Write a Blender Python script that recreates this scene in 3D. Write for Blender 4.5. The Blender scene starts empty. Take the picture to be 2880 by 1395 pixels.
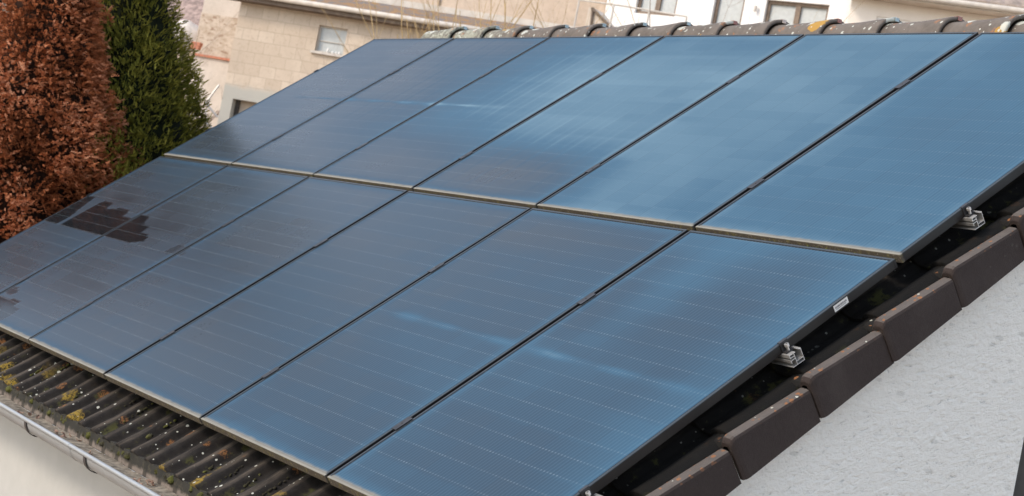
import bpy, bmesh, math, random
import numpy as np
from mathutils import Matrix, Vector, Euler

# ------------------------------------------------------------------ camera, light, exposure
SC = bpy.context.scene
col = SC.collection
CAM = np.array([11.13504977, -2.97253823, 0.86964603])
RW = np.array([[0.5463382425134501, 0.815425739946892, 0.19129920909068393],
               [0.09730601427714741, 0.16505834143572035, -0.9814719983299743],
               [-0.8318930606467115, 0.5548302502142326, 0.010831855479094987]])   # rows: right, down, forward
FPX = 4773.0687
cd = bpy.data.cameras.new('camera')
cam = bpy.data.objects.new('camera', cd); col.objects.link(cam)
cam.matrix_world = Matrix([[RW[0][i], -RW[1][i], -RW[2][i], CAM[i]] for i in range(3)] + [[0, 0, 0, 1]])
cd.sensor_width = 36.0; cd.lens = FPX * 36 / 2880
cd.clip_start = 0.1; cd.clip_end = 1000
cd.dof.use_dof = True; cd.dof.focus_distance = 6.8; cd.dof.aperture_fstop = 7.0
SC.camera = cam

SUN_AZ, SUN_EL = 262.0, 36.0            # azimuth counter-clockwise from +X
w = bpy.data.worlds.new('World'); SC.world = w; w.use_nodes = True
nt = w.node_tree; nt.nodes.clear()
sky = nt.nodes.new('ShaderNodeTexSky'); sky.sky_type = 'NISHITA'; sky.sun_disc = False
sky.sun_elevation = math.radians(SUN_EL); sky.sun_rotation = math.radians(90 - SUN_AZ)
sky.air_density = 1.0; sky.dust_density = 1.5; sky.ozone_density = 1.0
bg = nt.nodes.new('ShaderNodeBackground'); bg.inputs[1].default_value = 0.14
out = nt.nodes.new('ShaderNodeOutputWorld')
mx = nt.nodes.new('ShaderNodeMix'); mx.data_type = 'RGBA'; mx.inputs[0].default_value = 0.45      # thin high cloud veils the blue
nt.links.new(sky.outputs[0], mx.inputs[6]); mx.inputs[7].default_value = (3.2, 3.3, 3.45, 1)
nt.links.new(mx.outputs[2], bg.inputs[0]); nt.links.new(bg.outputs[0], out.inputs[0])
sd = bpy.data.lights.new('sun', 'SUN'); sd.energy = 0.7; sd.angle = math.radians(10.0); sd.color = (1.0, 0.87, 0.72)
sun = bpy.data.objects.new('sun', sd); col.objects.link(sun)
ca, sa, ce, se = (math.cos(math.radians(SUN_AZ)), math.sin(math.radians(SUN_AZ)),
                  math.cos(math.radians(SUN_EL)), math.sin(math.radians(SUN_EL)))
sun.rotation_euler = Vector((ca * ce, sa * ce, se)).to_track_quat('Z', 'Y').to_euler()
sun.location = (0, -20, 20)
SC.view_settings.view_transform = 'Standard'; SC.view_settings.look = 'None'
SC.view_settings.exposure = 1.42; SC.view_settings.gamma = 1.0; SC.view_settings.use_curve_mapping = False

# ------------------------------------------------------------------ geometry helpers
AL = 0.67689929                          # roof pitch
CA, SA = math.cos(AL), math.sin(AL)
PW, PL, GAP = 1.134, 1.842, 0.02         # panel width and length, gap
PX, PY = PW + GAP, PL + GAP
ROOF = Matrix.Rotation(AL, 4, 'X')
rnd = random.Random(7)

def ray(u, v):
    d = RW.T @ np.array([(u - 1440) / FPX, (v - 697.5) / FPX, 1.0])
    return d / np.linalg.norm(d)

def at(u, v, dist):
    return Vector(CAM + ray(u, v) * dist)

class MB:
    """collects faces into one mesh"""
    def __init__(s): s.v = []; s.f = []; s.m = []; s.uv = []; s.mi = 0
    def add(s, vs, fs, uvs=None):
        b = len(s.v); s.v += [tuple(p) for p in vs]
        for i, f in enumerate(fs):
            s.f.append([b + k for k in f]); s.m.append(s.mi)
            s.uv.append(uvs[i] if uvs else None)
        return s
    def box(s, x0, x1, y0, y1, z0, z1, M=None):
        vs = [Vector((x, y, z)) for z in (z0, z1) for y in (y0, y1) for x in (x0, x1)]
        if M is not None: vs = [M @ p for p in vs]
        s.add(vs, [(0, 2, 3, 1), (4, 5, 7, 6), (0, 1, 5, 4), (2, 6, 7, 3), (0, 4, 6, 2), (1, 3, 7, 5)]); return s
    def quad(s, a, b, c, d): s.add([a, b, c, d], [(0, 1, 2, 3)]); return s
    def prism(s, pts, axis, a0, a1, caps=True):
        """closed outline pts (2D, counter-clockwise) extruded along axis"""
        def P(p, t):
            if axis == 'x': return (t, p[0], p[1])
            if axis == 'y': return (p[0], t, p[1])
            return (p[0], p[1], t)
        n = len(pts); vs = [P(p, a0) for p in pts] + [P(p, a1) for p in pts]
        fs = [(i, (i + 1) % n, (i + 1) % n + n, i + n) for i in range(n)]
        if caps: fs += [tuple(range(n))[::-1], tuple(range(n, 2 * n))]
        s.add(vs, fs); return s
    def tube(s, pts, rad, seg=6, caps=True):
        pts = [Vector(p) for p in pts]
        if not hasattr(rad, '__len__'): rad = [rad] * len(pts)
        vs = []; up = Vector((0.13, 0.21, 0.97))
        for i, p in enumerate(pts):
            t = (pts[min(i + 1, len(pts) - 1)] - pts[max(i - 1, 0)])
            if t.length < 1e-9: t = Vector((0, 0, 1))
            t.normalize(); a = t.cross(up)
            if a.length < 1e-3: a = t.cross(Vector((1, 0, 0)))
            a.normalize(); b = t.cross(a)
            for k in range(seg):
                th = 2 * math.pi * k / seg
                vs.append(p + (a * math.cos(th) + b * math.sin(th)) * rad[i])
        fs = []
        for i in range(len(pts) - 1):
            for k in range(seg):
                k2 = (k + 1) % seg
                fs.append((i * seg + k, (i + 1) * seg + k, (i + 1) * seg + k2, i * seg + k2))
        if caps: fs += [tuple(range(seg)), tuple(range((len(pts) - 1) * seg, len(pts) * seg))[::-1]]
        s.add(vs, fs); return s
    def mesh(s, name, mats, smooth=False, fix=True):
        me = bpy.data.meshes.new(name); me.from_pydata(s.v, [], s.f)
        if not isinstance(mats, (list, tuple)): mats = [mats]
        for m in mats: me.materials.append(m)
        me.polygons.foreach_set('material_index', s.m)
        if any(u is not None for u in s.uv):
            ul = me.uv_layers.new(name='UVMap'); k = 0
            for u, f in zip(s.uv, s.f):
                for j in range(len(f)):
                    ul.data[k].uv = u[j] if u else (0, 0); k += 1
        if fix:
            bm = bmesh.new(); bm.from_mesh(me); bmesh.ops.recalc_face_normals(bm, faces=bm.faces); bm.to_mesh(me); bm.free()
        if smooth: me.polygons.foreach_set('use_smooth', [True] * len(me.polygons))
        me.update(); return me

def link(name, me, parent=None, M=None):
    o = bpy.data.objects.new(name, me); col.objects.link(o)
    if M is not None: o.matrix_world = M
    if parent is not None: o.parent = parent
    return o

def wlink(name, me, parent, M=None):
    """mesh in world (or M) coordinates under a parent that keeps its own base point"""
    o = bpy.data.objects.new(name, me); col.objects.link(o)
    o.parent = parent; o.matrix_parent_inverse = parent.matrix_basis.inverted()
    if M is not None: o.matrix_basis = M
    return o

def bevel(o, wdt, seg=2, ang=35):
    m = o.modifiers.new('bevel', 'BEVEL'); m.width = wdt; m.segments = seg; m.limit_method = 'ANGLE'; m.angle_limit = math.radians(ang)

def tag(o, label=None, cat=None, group=None, kind=None):
    if label: o['label'] = label
    if cat: o['category'] = cat
    if group: o['group'] = group
    if kind: o['kind'] = kind
    return o

def empty(name, M):
    o = bpy.data.objects.new(name, None); col.objects.link(o); o.empty_display_size = 0.2
    o.matrix_basis = M if isinstance(M, Matrix) else Matrix.Translation(M)
    return o

# ------------------------------------------------------------------ node helpers
class N:
    def __init__(s, name):
        s.mat = bpy.data.materials.new(name); s.mat.use_nodes = True
        s.t = s.mat.node_tree; s.t.nodes.clear()
        s.o = s.t.nodes.new('ShaderNodeOutputMaterial'); s.b = s.t.nodes.new('ShaderNodeBsdfPrincipled')
        s.t.links.new(s.b.outputs[0], s.o.inputs[0])
        s._pos = None
    def put(s, sock, v):
        if hasattr(v, 'is_output'): s.t.links.new(v, sock)
        elif v is not None:
            if sock.type == 'RGBA' and not hasattr(v, '__len__'): v = (v, v, v, 1)
            elif sock.type == 'RGBA' and len(v) == 3: v = (*v, 1)
            sock.default_value = v
    def set(s, **k):
        for n, v in k.items(): s.put(s.b.inputs[n.replace('_', ' ')], v)
        return s
    def m(s, op, a, b=None, c=None, clamp=False):
        n = s.t.nodes.new('ShaderNodeMath'); n.operation = op; n.use_clamp = clamp
        s.put(n.inputs[0], a)
        if b is not None: s.put(n.inputs[1], b)
        if c is not None: s.put(n.inputs[2], c)
        return n.outputs[0]
    def mix(s, f, a, b, mode='MIX'):
        n = s.t.nodes.new('ShaderNodeMix'); n.data_type = 'RGBA'; n.blend_type = mode
        s.put(n.inputs[0], f); s.put(n.inputs[6], a); s.put(n.inputs[7], b); return n.outputs[2]
    def pos(s):
        if s._pos is None: s._pos = s.t.nodes.new('ShaderNodeNewGeometry').outputs['Position']
        return s._pos
    def obj(s): return s.t.nodes.new('ShaderNodeTexCoord').outputs['Object']
    def uv(s): return s.t.nodes.new('ShaderNodeTexCoord').outputs['UV']
    def attr(s, name):
        n = s.t.nodes.new('ShaderNodeAttribute'); n.attribute_name = name; return n.outputs['Fac']
    def sep(s, v):
        n = s.t.nodes.new('ShaderNodeSeparateXYZ'); s.put(n.inputs[0], v); return n.outputs
    def comb(s, x, y, z):
        n = s.t.nodes.new('ShaderNodeCombineXYZ'); s.put(n.inputs[0], x); s.put(n.inputs[1], y); s.put(n.inputs[2], z); return n.outputs[0]
    def map(s, v, scale=(1, 1, 1), rot=(0, 0, 0), loc=(0, 0, 0)):
        n = s.t.nodes.new('ShaderNodeMapping'); s.put(n.inputs[0], v)
        n.inputs['Scale'].default_value = scale; n.inputs['Rotation'].default_value = rot; n.inputs['Location'].default_value = loc
        return n.outputs[0]
    def noise(s, v, scale, detail=4, rough=0.55, dist=0.0):
        n = s.t.nodes.new('ShaderNodeTexNoise'); s.put(n.inputs['Vector'], v); n.inputs['Scale'].default_value = scale
        n.inputs['Detail'].default_value = detail; n.inputs['Roughness'].default_value = rough; n.inputs['Distortion'].default_value = dist
        return n.outputs['Fac']
    def white(s, v):
        n = s.t.nodes.new('ShaderNodeTexWhiteNoise'); s.put(n.inputs['Vector'], v); return n.outputs['Value']
    def voro(s, v, scale, rand=1.0):
        n = s.t.nodes.new('ShaderNodeTexVoronoi'); s.put(n.inputs['Vector'], v); n.inputs['Scale'].default_value = scale
        n.inputs['Randomness'].default_value = rand; return n.outputs
    def ramp(s, f, stops, interp='LINEAR'):
        n = s.t.nodes.new('ShaderNodeValToRGB'); n.color_ramp.interpolation = interp; e = n.color_ramp.elements
        while len(e) < len(stops): e.new(0.5)
        for k, (p, c) in enumerate(stops):
            e[k].position = p; e[k].color = (c, c, c, 1) if not hasattr(c, '__len__') else (*c, 1)
        s.put(n.inputs[0], f); return n.outputs[0]
    def ss(s, x, a, b):
        n = s.t.nodes.new('ShaderNodeMapRange'); n.interpolation_type = 'SMOOTHSTEP'
        s.put(n.inputs[0], x); n.inputs[1].default_value = a; n.inputs[2].default_value = b
        n.inputs[3].default_value = 0; n.inputs[4].default_value = 1; return n.outputs[0]
    def bump(s, h, strength=0.5, dist=0.01):
        n = s.t.nodes.new('ShaderNodeBump'); n.inputs['Strength'].default_value = strength; n.inputs['Distance'].default_value = dist
        s.put(n.inputs['Height'], h); s.t.links.new(n.outputs[0], s.b.inputs['Normal']); return s

def simple(name, c, rough=0.6, metal=0.0, var=0.0, scale=8.0, spec=0.5, bump=0.0, bscale=60.0):
    n = N(name); n.set(Roughness=rough, Metallic=metal); n.put(n.b.inputs['Specular IOR Level'], spec)
    if var:
        f = n.noise(n.pos(), scale, 6)
        n.set(Base_Color=n.mix(n.ss(f, 0.3, 0.7), tuple(x * (1 - var) for x in c), tuple(min(1, x * (1 + var)) for x in c)))
    else: n.set(Base_Color=c)
    if bump: n.bump(n.noise(n.pos(), bscale, 5), bump, 0.01)
    return n.mat

def spots(n, vec, scale, r, sel, soft=0.02):
    """scattered round patches: radius r (in cell units) in a fraction sel of the cells, ragged rims"""
    vo = n.voro(vec, scale); rr = n.sep(vo['Color'])
    d = n.m('ADD', vo['Distance'], n.m('MULTIPLY', n.m('SUBTRACT', n.noise(vec, scale * 5, 3), 0.5), r * 0.9))
    size = n.m('MULTIPLY', rr[1], r)
    inside = n.m('SUBTRACT', 1.0, n.ss(n.m('SUBTRACT', d, size), 0.0, soft))
    return n.m('MULTIPLY', inside, n.m('LESS_THAN', rr[0], sel))

# ------------------------------------------------------------------ materials
def mat_glass():
    n = N('solar_glass')
    X = n.sep(n.t.nodes.new('ShaderNodeTexCoord').outputs['Object'])     # panel coordinates in metres
    dry = n.attr('dry'); film = n.attr('film')
    # cells: 6 columns, 20 half-cell rows
    cw, ch = (PW - 0.04) / 6, (PL - 0.03) / 20
    xs = n.m('DIVIDE', n.m('SUBTRACT', X[0], 0.02), cw); ys = n.m('DIVIDE', n.m('SUBTRACT', X[1], 0.015), ch)
    cell = n.comb(n.m('FLOOR', xs), n.m('FLOOR', ys), n.attr('pid'))
    tone = n.white(cell)
    # fine wires along the panel
    wire = n.m('ABSOLUTE', n.m('SUBTRACT', n.m('FRACT', n.m('MULTIPLY', xs, 10.0)), 0.5))
    wl = n.m('SUBTRACT', 1.0, n.ss(wire, 0.08, 0.28))
    # bright solder dots along each half-cell gap
    yf = n.m('ABSOLUTE', n.m('SUBTRACT', n.m('FRACT', n.m('ADD', ys, 0.5)), 0.5))
    row = n.m('SUBTRACT', 1.0, n.ss(yf, 0.015, 0.055))
    dn = n.white(n.comb(n.m('FLOOR', n.m('MULTIPLY', xs, 10.0)), n.m('FLOOR', n.m('ADD', ys, 0.5)), n.attr('pid')))
    pat = n.ss(n.noise(n.comb(xs, n.m('MULTIPLY', n.m('FLOOR', n.m('ADD', ys, 0.5)), 7.3), n.attr('pid')), 0.8, 2), 0.05, 0.75)
    dots = n.m('MULTIPLY', n.m('MULTIPLY', row, wl), n.m('MULTIPLY', n.m('ADD', 0.25, n.m('MULTIPLY', dn, 0.75)), pat))
    colgap = n.m('ABSOLUTE', n.m('SUBTRACT', n.m('FRACT', n.m('ADD', xs, 0.5)), 0.5))
    cg = n.m('SUBTRACT', 1.0, n.ss(colgap, 0.004, 0.016))
    # dew film: soft clouds, thicker along the frame
    P = n.pos()
    cloud = n.noise(P, 2.3, 4, 0.5); fine = n.noise(n.map(P, (1, 1, 1)), 90, 3, 0.7)
    ed = n.m('MINIMUM', n.m('MINIMUM', X[0], n.m('SUBTRACT', PW, X[0])), n.m('MINIMUM', X[1], n.m('SUBTRACT', PL, X[1])))
    edge = n.m('SUBTRACT', 1.0, n.ss(ed, 0.020, 0.08))
    f = n.m('ADD', film, n.m('MULTIPLY', n.m('SUBTRACT', cloud, 0.5), 0.08))
    f = n.m('ADD', f, n.m('MULTIPLY', n.m('SUBTRACT', tone, 0.5), 0.04))
    f = n.m('ADD', f, n.m('MULTIPLY', edge, n.m('SUBTRACT', 0.17, n.m('MULTIPLY', n.ss(film, 0.5, 0.7), 0.11))))
    f = n.m('ADD', f, n.m('MULTIPLY', n.m('SUBTRACT', fine, 0.5), 0.07))
    f = n.m('MULTIPLY', f, n.m('SUBTRACT', 1.0, n.m('MULTIPLY', dry, 1.0)), clamp=True)
    base = n.ramp(f, [(0.0, (0.003, 0.0022, 0.002)), (0.10, (0.008, 0.008, 0.009)), (0.30, (0.033, 0.042, 0.053)), (0.52, (0.025, 0.053, 0.085)), (0.76, (0.037, 0.095, 0.152)), (1.0, (0.118, 0.200, 0.258))])  # film ramp also carries the blue of the reflected sky as base colour
    base = n.mix(n.m('SUBTRACT', 1.0, n.ss(ed, 0.0150, 0.0185)), base, (0.008, 0.009, 0.012))
    base = n.mix(n.m('MULTIPLY', wl, 0.13), base, (0.16, 0.22, 0.27))
    base = n.mix(n.m('MULTIPLY', cg, 0.25), base, (0.02, 0.03, 0.05))
    fade = n.m('SUBTRACT', 1.0, n.m('MULTIPLY', n.ss(f, 0.55, 0.85), 0.8))
    dots = n.m('MULTIPLY', dots, fade)
    base = n.mix(n.m('MULTIPLY', dots, 0.22), base, (0.50, 0.57, 0.60))
    rowl = n.m('MULTIPLY', n.m('SUBTRACT', 1.0, n.ss(yf, 0.008, 0.04)), 0.03)
    base = n.mix(rowl, base, (0.20, 0.26, 0.30))
    # runoff dirt collected above the lower frame bar
    dl = n.m('ADD', X[1], n.m('MULTIPLY', n.m('SUBTRACT', n.noise(n.comb(X[0], n.attr('pid'), 0.0), 14, 4), 0.5), 0.02))
    dirt = n.m('SUBTRACT', 1.0, n.ss(dl, 0.012, 0.030))
    base = n.mix(n.m('MULTIPLY', dirt, 0.75), base, (0.24, 0.225, 0.19))
    n.set(Base_Color=base)
    rough = n.m('ADD', 0.10, n.m('MULTIPLY', f, 0.55))
    rough = n.m('ADD', rough, n.m('MULTIPLY', dirt, 0.4), clamp=True)
    n.set(Roughness=rough, IOR=1.45)
    n.put(n.b.inputs['Specular IOR Level'], n.m('SUBTRACT', 0.14, n.m('MULTIPLY', dry, 0.07)))
    return n.mat

def mat_frame():
    n = N('black_anodised_frame')
    X = n.sep(n.t.nodes.new('ShaderNodeTexCoord').outputs['Object'])
    v = n.noise(n.pos(), 14, 5)
    top = n.sep(n.t.nodes.new('ShaderNodeNewGeometry').outputs['Normal'])[2]
    c = n.mix(v, (0.011, 0.009, 0.008), (0.024, 0.019, 0.017))
    low = n.m('SUBTRACT', 1.0, n.ss(X[1], 0.006, 0.016))      # lower bar: dirt and algae
    g = n.noise(n.pos(), 45, 6, 0.7)
    mossy = n.mix(n.ss(g, 0.50, 0.66), (0.085, 0.070, 0.052), (0.15, 0.13, 0.045))
    mossy = n.mix(n.ss(n.noise(n.pos(), 120, 4, 0.7), 0.56, 0.66), mossy, (0.23, 0.20, 0.15))
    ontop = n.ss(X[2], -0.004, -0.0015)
    pale = n.mix(n.noise(n.map(n.pos(), (3, 40, 40)), 3, 4), (0.15, 0.145, 0.125), (0.30, 0.285, 0.24))
    lowc = n.mix(ontop, mossy, pale)
    c = n.mix(n.m('MULTIPLY', ontop, n.m('ADD', 0.45, n.m('MULTIPLY', v, 0.4))), c, (0.040, 0.052, 0.060))  # lip tops greyed: dust plus grey-blue reflection mixed into the colour
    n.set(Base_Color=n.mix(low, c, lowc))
    n.set(Roughness=n.m('ADD', 0.38, n.m('MULTIPLY', low, 0.45)))
    n.put(n.b.inputs['Specular IOR Level'], 0.3)
    n.bump(n.m('MULTIPLY', g, low), 0.4, 0.003)
    return n.mat

def roofvec(n):
    """roof-plane coordinates: rotate world position back by the pitch"""
    vr = n.t.nodes.new('ShaderNodeVectorRotate'); vr.rotation_type = 'X_AXIS'
    n.put(vr.inputs['Vector'], n.pos()); vr.inputs['Angle'].default_value = -AL
    return vr.outputs[0]

def mat_tiles():
    n = N('weathered_concrete_tile')
    R = roofvec(n); S = n.sep(R)
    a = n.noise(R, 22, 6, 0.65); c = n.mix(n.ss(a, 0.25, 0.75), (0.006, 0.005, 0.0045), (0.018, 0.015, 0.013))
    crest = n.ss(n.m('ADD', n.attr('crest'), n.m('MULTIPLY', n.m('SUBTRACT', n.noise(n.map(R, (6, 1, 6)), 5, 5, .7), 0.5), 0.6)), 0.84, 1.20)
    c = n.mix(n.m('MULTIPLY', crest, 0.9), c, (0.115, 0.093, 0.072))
    eave = n.m('SUBTRACT', 1.0, n.ss(S[1], -0.15, 0.05))
    moss = n.m('MULTIPLY', n.ss(n.noise(R, 11, 6, 0.7), 0.54, 0.64), n.m('SUBTRACT', 1.0, n.ss(n.attr('crest'), 0.3, 0.95)))
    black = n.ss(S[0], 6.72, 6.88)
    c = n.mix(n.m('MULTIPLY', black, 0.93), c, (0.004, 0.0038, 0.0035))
    c = n.mix(n.m('MULTIPLY', moss, 0.75), c, (0.050, 0.050, 0.012))
    org = n.m('MULTIPLY', n.m('MULTIPLY', spots(n, R, 13, 0.36, 0.22, 0.12), n.ss(n.noise(R, 70, 5, .7), 0.42, 0.56)), n.m('SUBTRACT', 1.0, n.m('MULTIPLY', black, .9)))
    c = n.mix(n.m('MULTIPLY', org, .7), c, (0.22, 0.095, 0.03))
    yel = n.m('MULTIPLY', n.m('MULTIPLY', spots(n, n.map(n.mix(0.06, R, n.noise(R, 20, 4)), (1, 1, 1)), 6.5, 0.42, 0.32, 0.10), n.ss(n.noise(R, 60, 6, .75), 0.40, 0.56)), eave)
    c = n.mix(yel, c, n.mix(n.noise(R, 110, 4), (0.12, 0.085, 0.015), (0.30, 0.195, 0.028)))
    wh = n.m('MAXIMUM', spots(n, n.map(R, (1, 1, 1), (0, 0, 0), (3, 1, 2)), 24, 0.20, 0.22, 0.05),
             spots(n, n.map(R, (1, 1, 1), (0, 0, 0), (7, 4, 5)), 55, 0.24, 0.14, 0.08))
    c = n.mix(n.m('MULTIPLY', wh, n.m('SUBTRACT', 0.9, n.m('MULTIPLY', black, 0.89))), c, (0.50, 0.50, 0.44))
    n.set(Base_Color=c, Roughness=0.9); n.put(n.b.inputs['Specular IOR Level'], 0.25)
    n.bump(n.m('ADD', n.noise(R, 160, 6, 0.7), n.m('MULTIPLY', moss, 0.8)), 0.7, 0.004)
    return n.mat

def mat_verge():
    n = N('brown_verge_tile')
    R = roofvec(n); S = n.sep(R)
    nz = n.sep(n.t.nodes.new('ShaderNodeNewGeometry').outputs['Normal'])[2]
    a = n.noise(R, 60, 6, 0.7)
    c = n.mix(a, (0.025, 0.0175, 0.015), (0.048, 0.035, 0.031))
    c = n.mix(n.m('MULTIPLY', n.ss(n.noise(R, 3.2, 4, .6), .5, .8), .35), c, (0.085, 0.068, 0.06))
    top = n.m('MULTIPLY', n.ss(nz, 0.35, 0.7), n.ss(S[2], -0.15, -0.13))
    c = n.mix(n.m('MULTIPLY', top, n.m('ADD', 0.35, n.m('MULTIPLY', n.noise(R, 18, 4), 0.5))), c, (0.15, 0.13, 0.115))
    band = n.ss(nz, 0.25, 0.6)
    lic = n.m('MULTIPLY', spots(n, R, 46, 0.42, 0.60, 0.08), n.m('MULTIPLY', band, n.ss(n.noise(R, 5, 3), 0.36, 0.54)))
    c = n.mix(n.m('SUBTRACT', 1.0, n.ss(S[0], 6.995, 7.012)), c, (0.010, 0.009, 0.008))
    c = n.mix(n.m('MULTIPLY', lic, 0.8), c, (0.27, 0.115, 0.045))
    w1 = spots(n, n.map(R, (1, 1, 1), (0, 0, 0), (4, 2, 7)), 45, 0.26, 0.20, 0.05)
    w1 = n.m('MULTIPLY', w1, n.m('ADD', band, 0.04))
    c = n.mix(w1, c, (0.50, 0.50, 0.42))
    n.set(Base_Color=c, Roughness=0.85); n.put(n.b.inputs['Specular IOR Level'], 0.3)
    n.bump(n.m('ADD', n.noise(R, 230, 4, 0.7), n.noise(R, 35, 4, 0.7)), 0.6, 0.004)
    return n.mat

def mat_ridge():
    n = N('lichened_ridge_tile')
    P = n.pos(); S = n.sep(P)
    a = n.noise(P, 30, 6, 0.7)
    c = n.mix(a, (0.105, 0.088, 0.075), (0.20, 0.172, 0.148))
    c = n.mix(n.m('MULTIPLY', n.ss(n.noise(P, 6, 5, 0.7), 0.45, 0.7), 0.5), c, (0.075, 0.062, 0.05))
    leftend = n.m('SUBTRACT', 1.0, n.ss(S[0], 1.0, 1.9))
    crust = n.m('MULTIPLY', n.ss(n.noise(P, 26, 6, 0.8), 0.42, 0.55), leftend)
    c = n.mix(n.m('MULTIPLY', crust, 0.8), c, (0.36, 0.37, 0.29))
    org = n.m('MULTIPLY', spots(n, P, 20, 0.44, 0.34, 0.08), n.ss(n.noise(P, 90, 3), 0.40, 0.55))
    c = n.mix(n.m('MULTIPLY', org, 0.7), c, (0.34, 0.15, 0.065))
    yel = spots(n, n.map(P, (1, 1, 1), (0, 0, 0), (1.3, 2.2, 0.4)), 5.5, 0.42, 0.34, 0.03)
    c = n.mix(n.m('MULTIPLY', yel, 0.9), c, (0.42, 0.24, 0.05))
    wh = n.m('MAXIMUM', spots(n, n.map(P, (1, 1, 1), (0, 0, 0), (5, 3, 2)), 11, 0.40, 0.45, 0.05),
             spots(n, n.map(P, (1, 1, 1), (0, 0, 0), (2, 9, 2)), 38, 0.33, 0.34, 0.08))
    c = n.mix(n.m('MULTIPLY', wh, 0.9), c, (0.52, 0.53, 0.47))
    n.set(Base_Color=c, Roughness=0.9); n.put(n.b.inputs['Specular IOR Level'], 0.25)
    n.bump(n.noise(P, 170, 5, 0.7), 0.5, 0.003)
    return n.mat

def mat_render_rough():
    n = N('rough_white_render'); P = n.pos(); S = n.sep(P)
    q = n.comb(0.0, S[1], S[2])
    st = n.map(q, (1, 1, 1), (math.radians(-14), 0, 0))
    st = n.map(st, (1, 16, 40))
    scr = n.noise(st, 1.2, 7, 0.68, 0.5)
    deep = n.ss(scr, 0.57, 0.70)
    big = n.noise(q, 3.0, 5, 0.6)
    c = n.mix(big, (0.88, 0.86, 0.795), (0.94, 0.915, 0.85))
    stain = n.m('MULTIPLY', n.ss(n.noise(n.map(q, (1, 1, 1)), 30, 7, 0.8), 0.50, 0.72), 0.18)
    c = n.mix(stain, c, (0.52, 0.51, 0.48))
    c = n.mix(n.m('MULTIPLY', deep, 0.55), c, (0.36, 0.355, 0.335))  # crevice shade put into the colour, soft skylight shows the bump weakly
    holes = spots(n, n.map(q, (1, 1, 2.6)), 9, 0.20, 0.45, 0.12)
    c = n.mix(n.m('MULTIPLY', holes, 0.22), c, (0.16, 0.15, 0.12))
    n.set(Base_Color=c, Roughness=0.95); n.put(n.b.inputs['Specular IOR Level'], 0.15)
    n.bump(n.m('ADD', n.m('MULTIPLY', scr, -1.0), n.m('MULTIPLY', n.noise(q, 42, 6, 0.72), 0.9)), 0.9, 0.016)
    return n.mat

def mat_wall(name, c0, c1, scale=6.0, bump=0.2, mottle=0.0):
    n = N(name); P = n.pos()
    a = n.noise(P, scale, 6, 0.65); c = n.mix(n.ss(a, 0.3, 0.7), c0, c1)
    if mottle:
        c = n.mix(n.m('MULTIPLY', n.ss(n.noise(P, 1.1, 8, 0.78), 0.46, 0.66), mottle), c, tuple(k * 0.62 for k in c0))
        c = n.mix(n.m('MULTIPLY', n.ss(n.noise(P, 14, 5, 0.75), 0.52, 0.70), mottle * .8), c, tuple(k * 0.55 for k in c0))
    n.set(Base_Color=c, Roughness=0.92); n.put(n.b.inputs['Specular IOR Level'], 0.2)
    n.bump(n.noise(P, 120, 4), bump, 0.004); return n.mat

ZOFF = 0.0
def mat_blocks():
    n = N('concrete_block_wall'); S = n.sep(n.t.nodes.new('ShaderNodeTexCoord').outputs['Object'])
    v = n.comb(S[0], S[2], 0.0)
    br = n.t.nodes.new('ShaderNodeTexBrick'); n.put(br.inputs['Vector'], v)
    br.inputs['Scale'].default_value = 1.0; br.inputs['Brick Width'].default_value = 0.36; br.inputs['Row Height'].default_value = 0.24
    br.inputs['Mortar Size'].default_value = 0.008; br.inputs['Mortar Smooth'].default_value = 0.6; br.inputs['Bias'].default_value = 0.0
    br.inputs['Color1'].default_value = (0.53, 0.435, 0.34, 1); br.inputs['Color2'].default_value = (0.63, 0.53, 0.425, 1)
    br.inputs['Mortar'].default_value = (0.42, 0.34, 0.26, 1)
    a = n.noise(n.pos(), 2.2, 6, 0.65)
    c = n.mix(n.m('MULTIPLY', n.ss(a, 0.40, 0.66), 0.45), br.outputs['Color'], (0.50, 0.41, 0.32))
    z = n.m('ADD', n.m('ADD', S[2], ZOFF), n.m('MULTIPLY', n.m('SUBTRACT', n.noise(n.pos(), 3, 4), 0.5), 0.25))
    c = n.mix(n.m('MULTIPLY', n.ss(n.noise(n.pos(), 12, 6, 0.75), 0.50, 0.68), 0.40), c, (0.36, 0.28, 0.20))
    patch = n.m('SUBTRACT', 1.0, n.ss(z, -0.56, -0.40))
    c = n.mix(patch, c, n.mix(a, (0.40, 0.385, 0.34), (0.47, 0.45, 0.40)))     # cement-rendered band round the doorway
    n.set(Base_Color=c, Roughness=0.95); n.put(n.b.inputs['Specular IOR Level'], 0.15)
    n.bump(n.noise(n.pos(), 40, 4), 0.3, 0.01); return n.mat

def mat_rubble():
    n = N('rubble_masonry'); S = n.sep(n.t.nodes.new('ShaderNodeTexCoord').outputs['Object'])
    v = n.comb(S[0], n.m('MULTIPLY', S[2], 1.6), S[1])
    vo = n.voro(v, 5.5); r = n.sep(vo['Color'])[0]
    a = n.noise(v, 9, 6, 0.75)
    c = n.mix(n.ss(n.noise(v, 5, 5, .7), .35, .65), (0.46, 0.36, 0.27), (0.62, 0.52, 0.42))
    c = n.mix(n.m('MULTIPLY', n.ss(n.noise(n.map(v, (1, 1.2, 1)), 7.5, 4, 0.62, 0.6), 0.56, 0.64), 0.75), c, (0.26, 0.15, 0.09))
    n.set(Base_Color=c, Roughness=0.95); n.bump(a, 0.6, 0.03); return n.mat

def mat_leaf(name, stops, trans=0.15):
    n = N(name); P = n.pos()
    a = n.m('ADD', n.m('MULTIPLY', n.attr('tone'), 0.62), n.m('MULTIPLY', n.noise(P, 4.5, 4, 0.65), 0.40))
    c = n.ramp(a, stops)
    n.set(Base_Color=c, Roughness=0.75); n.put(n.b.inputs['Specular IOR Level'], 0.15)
    return n.mat

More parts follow.
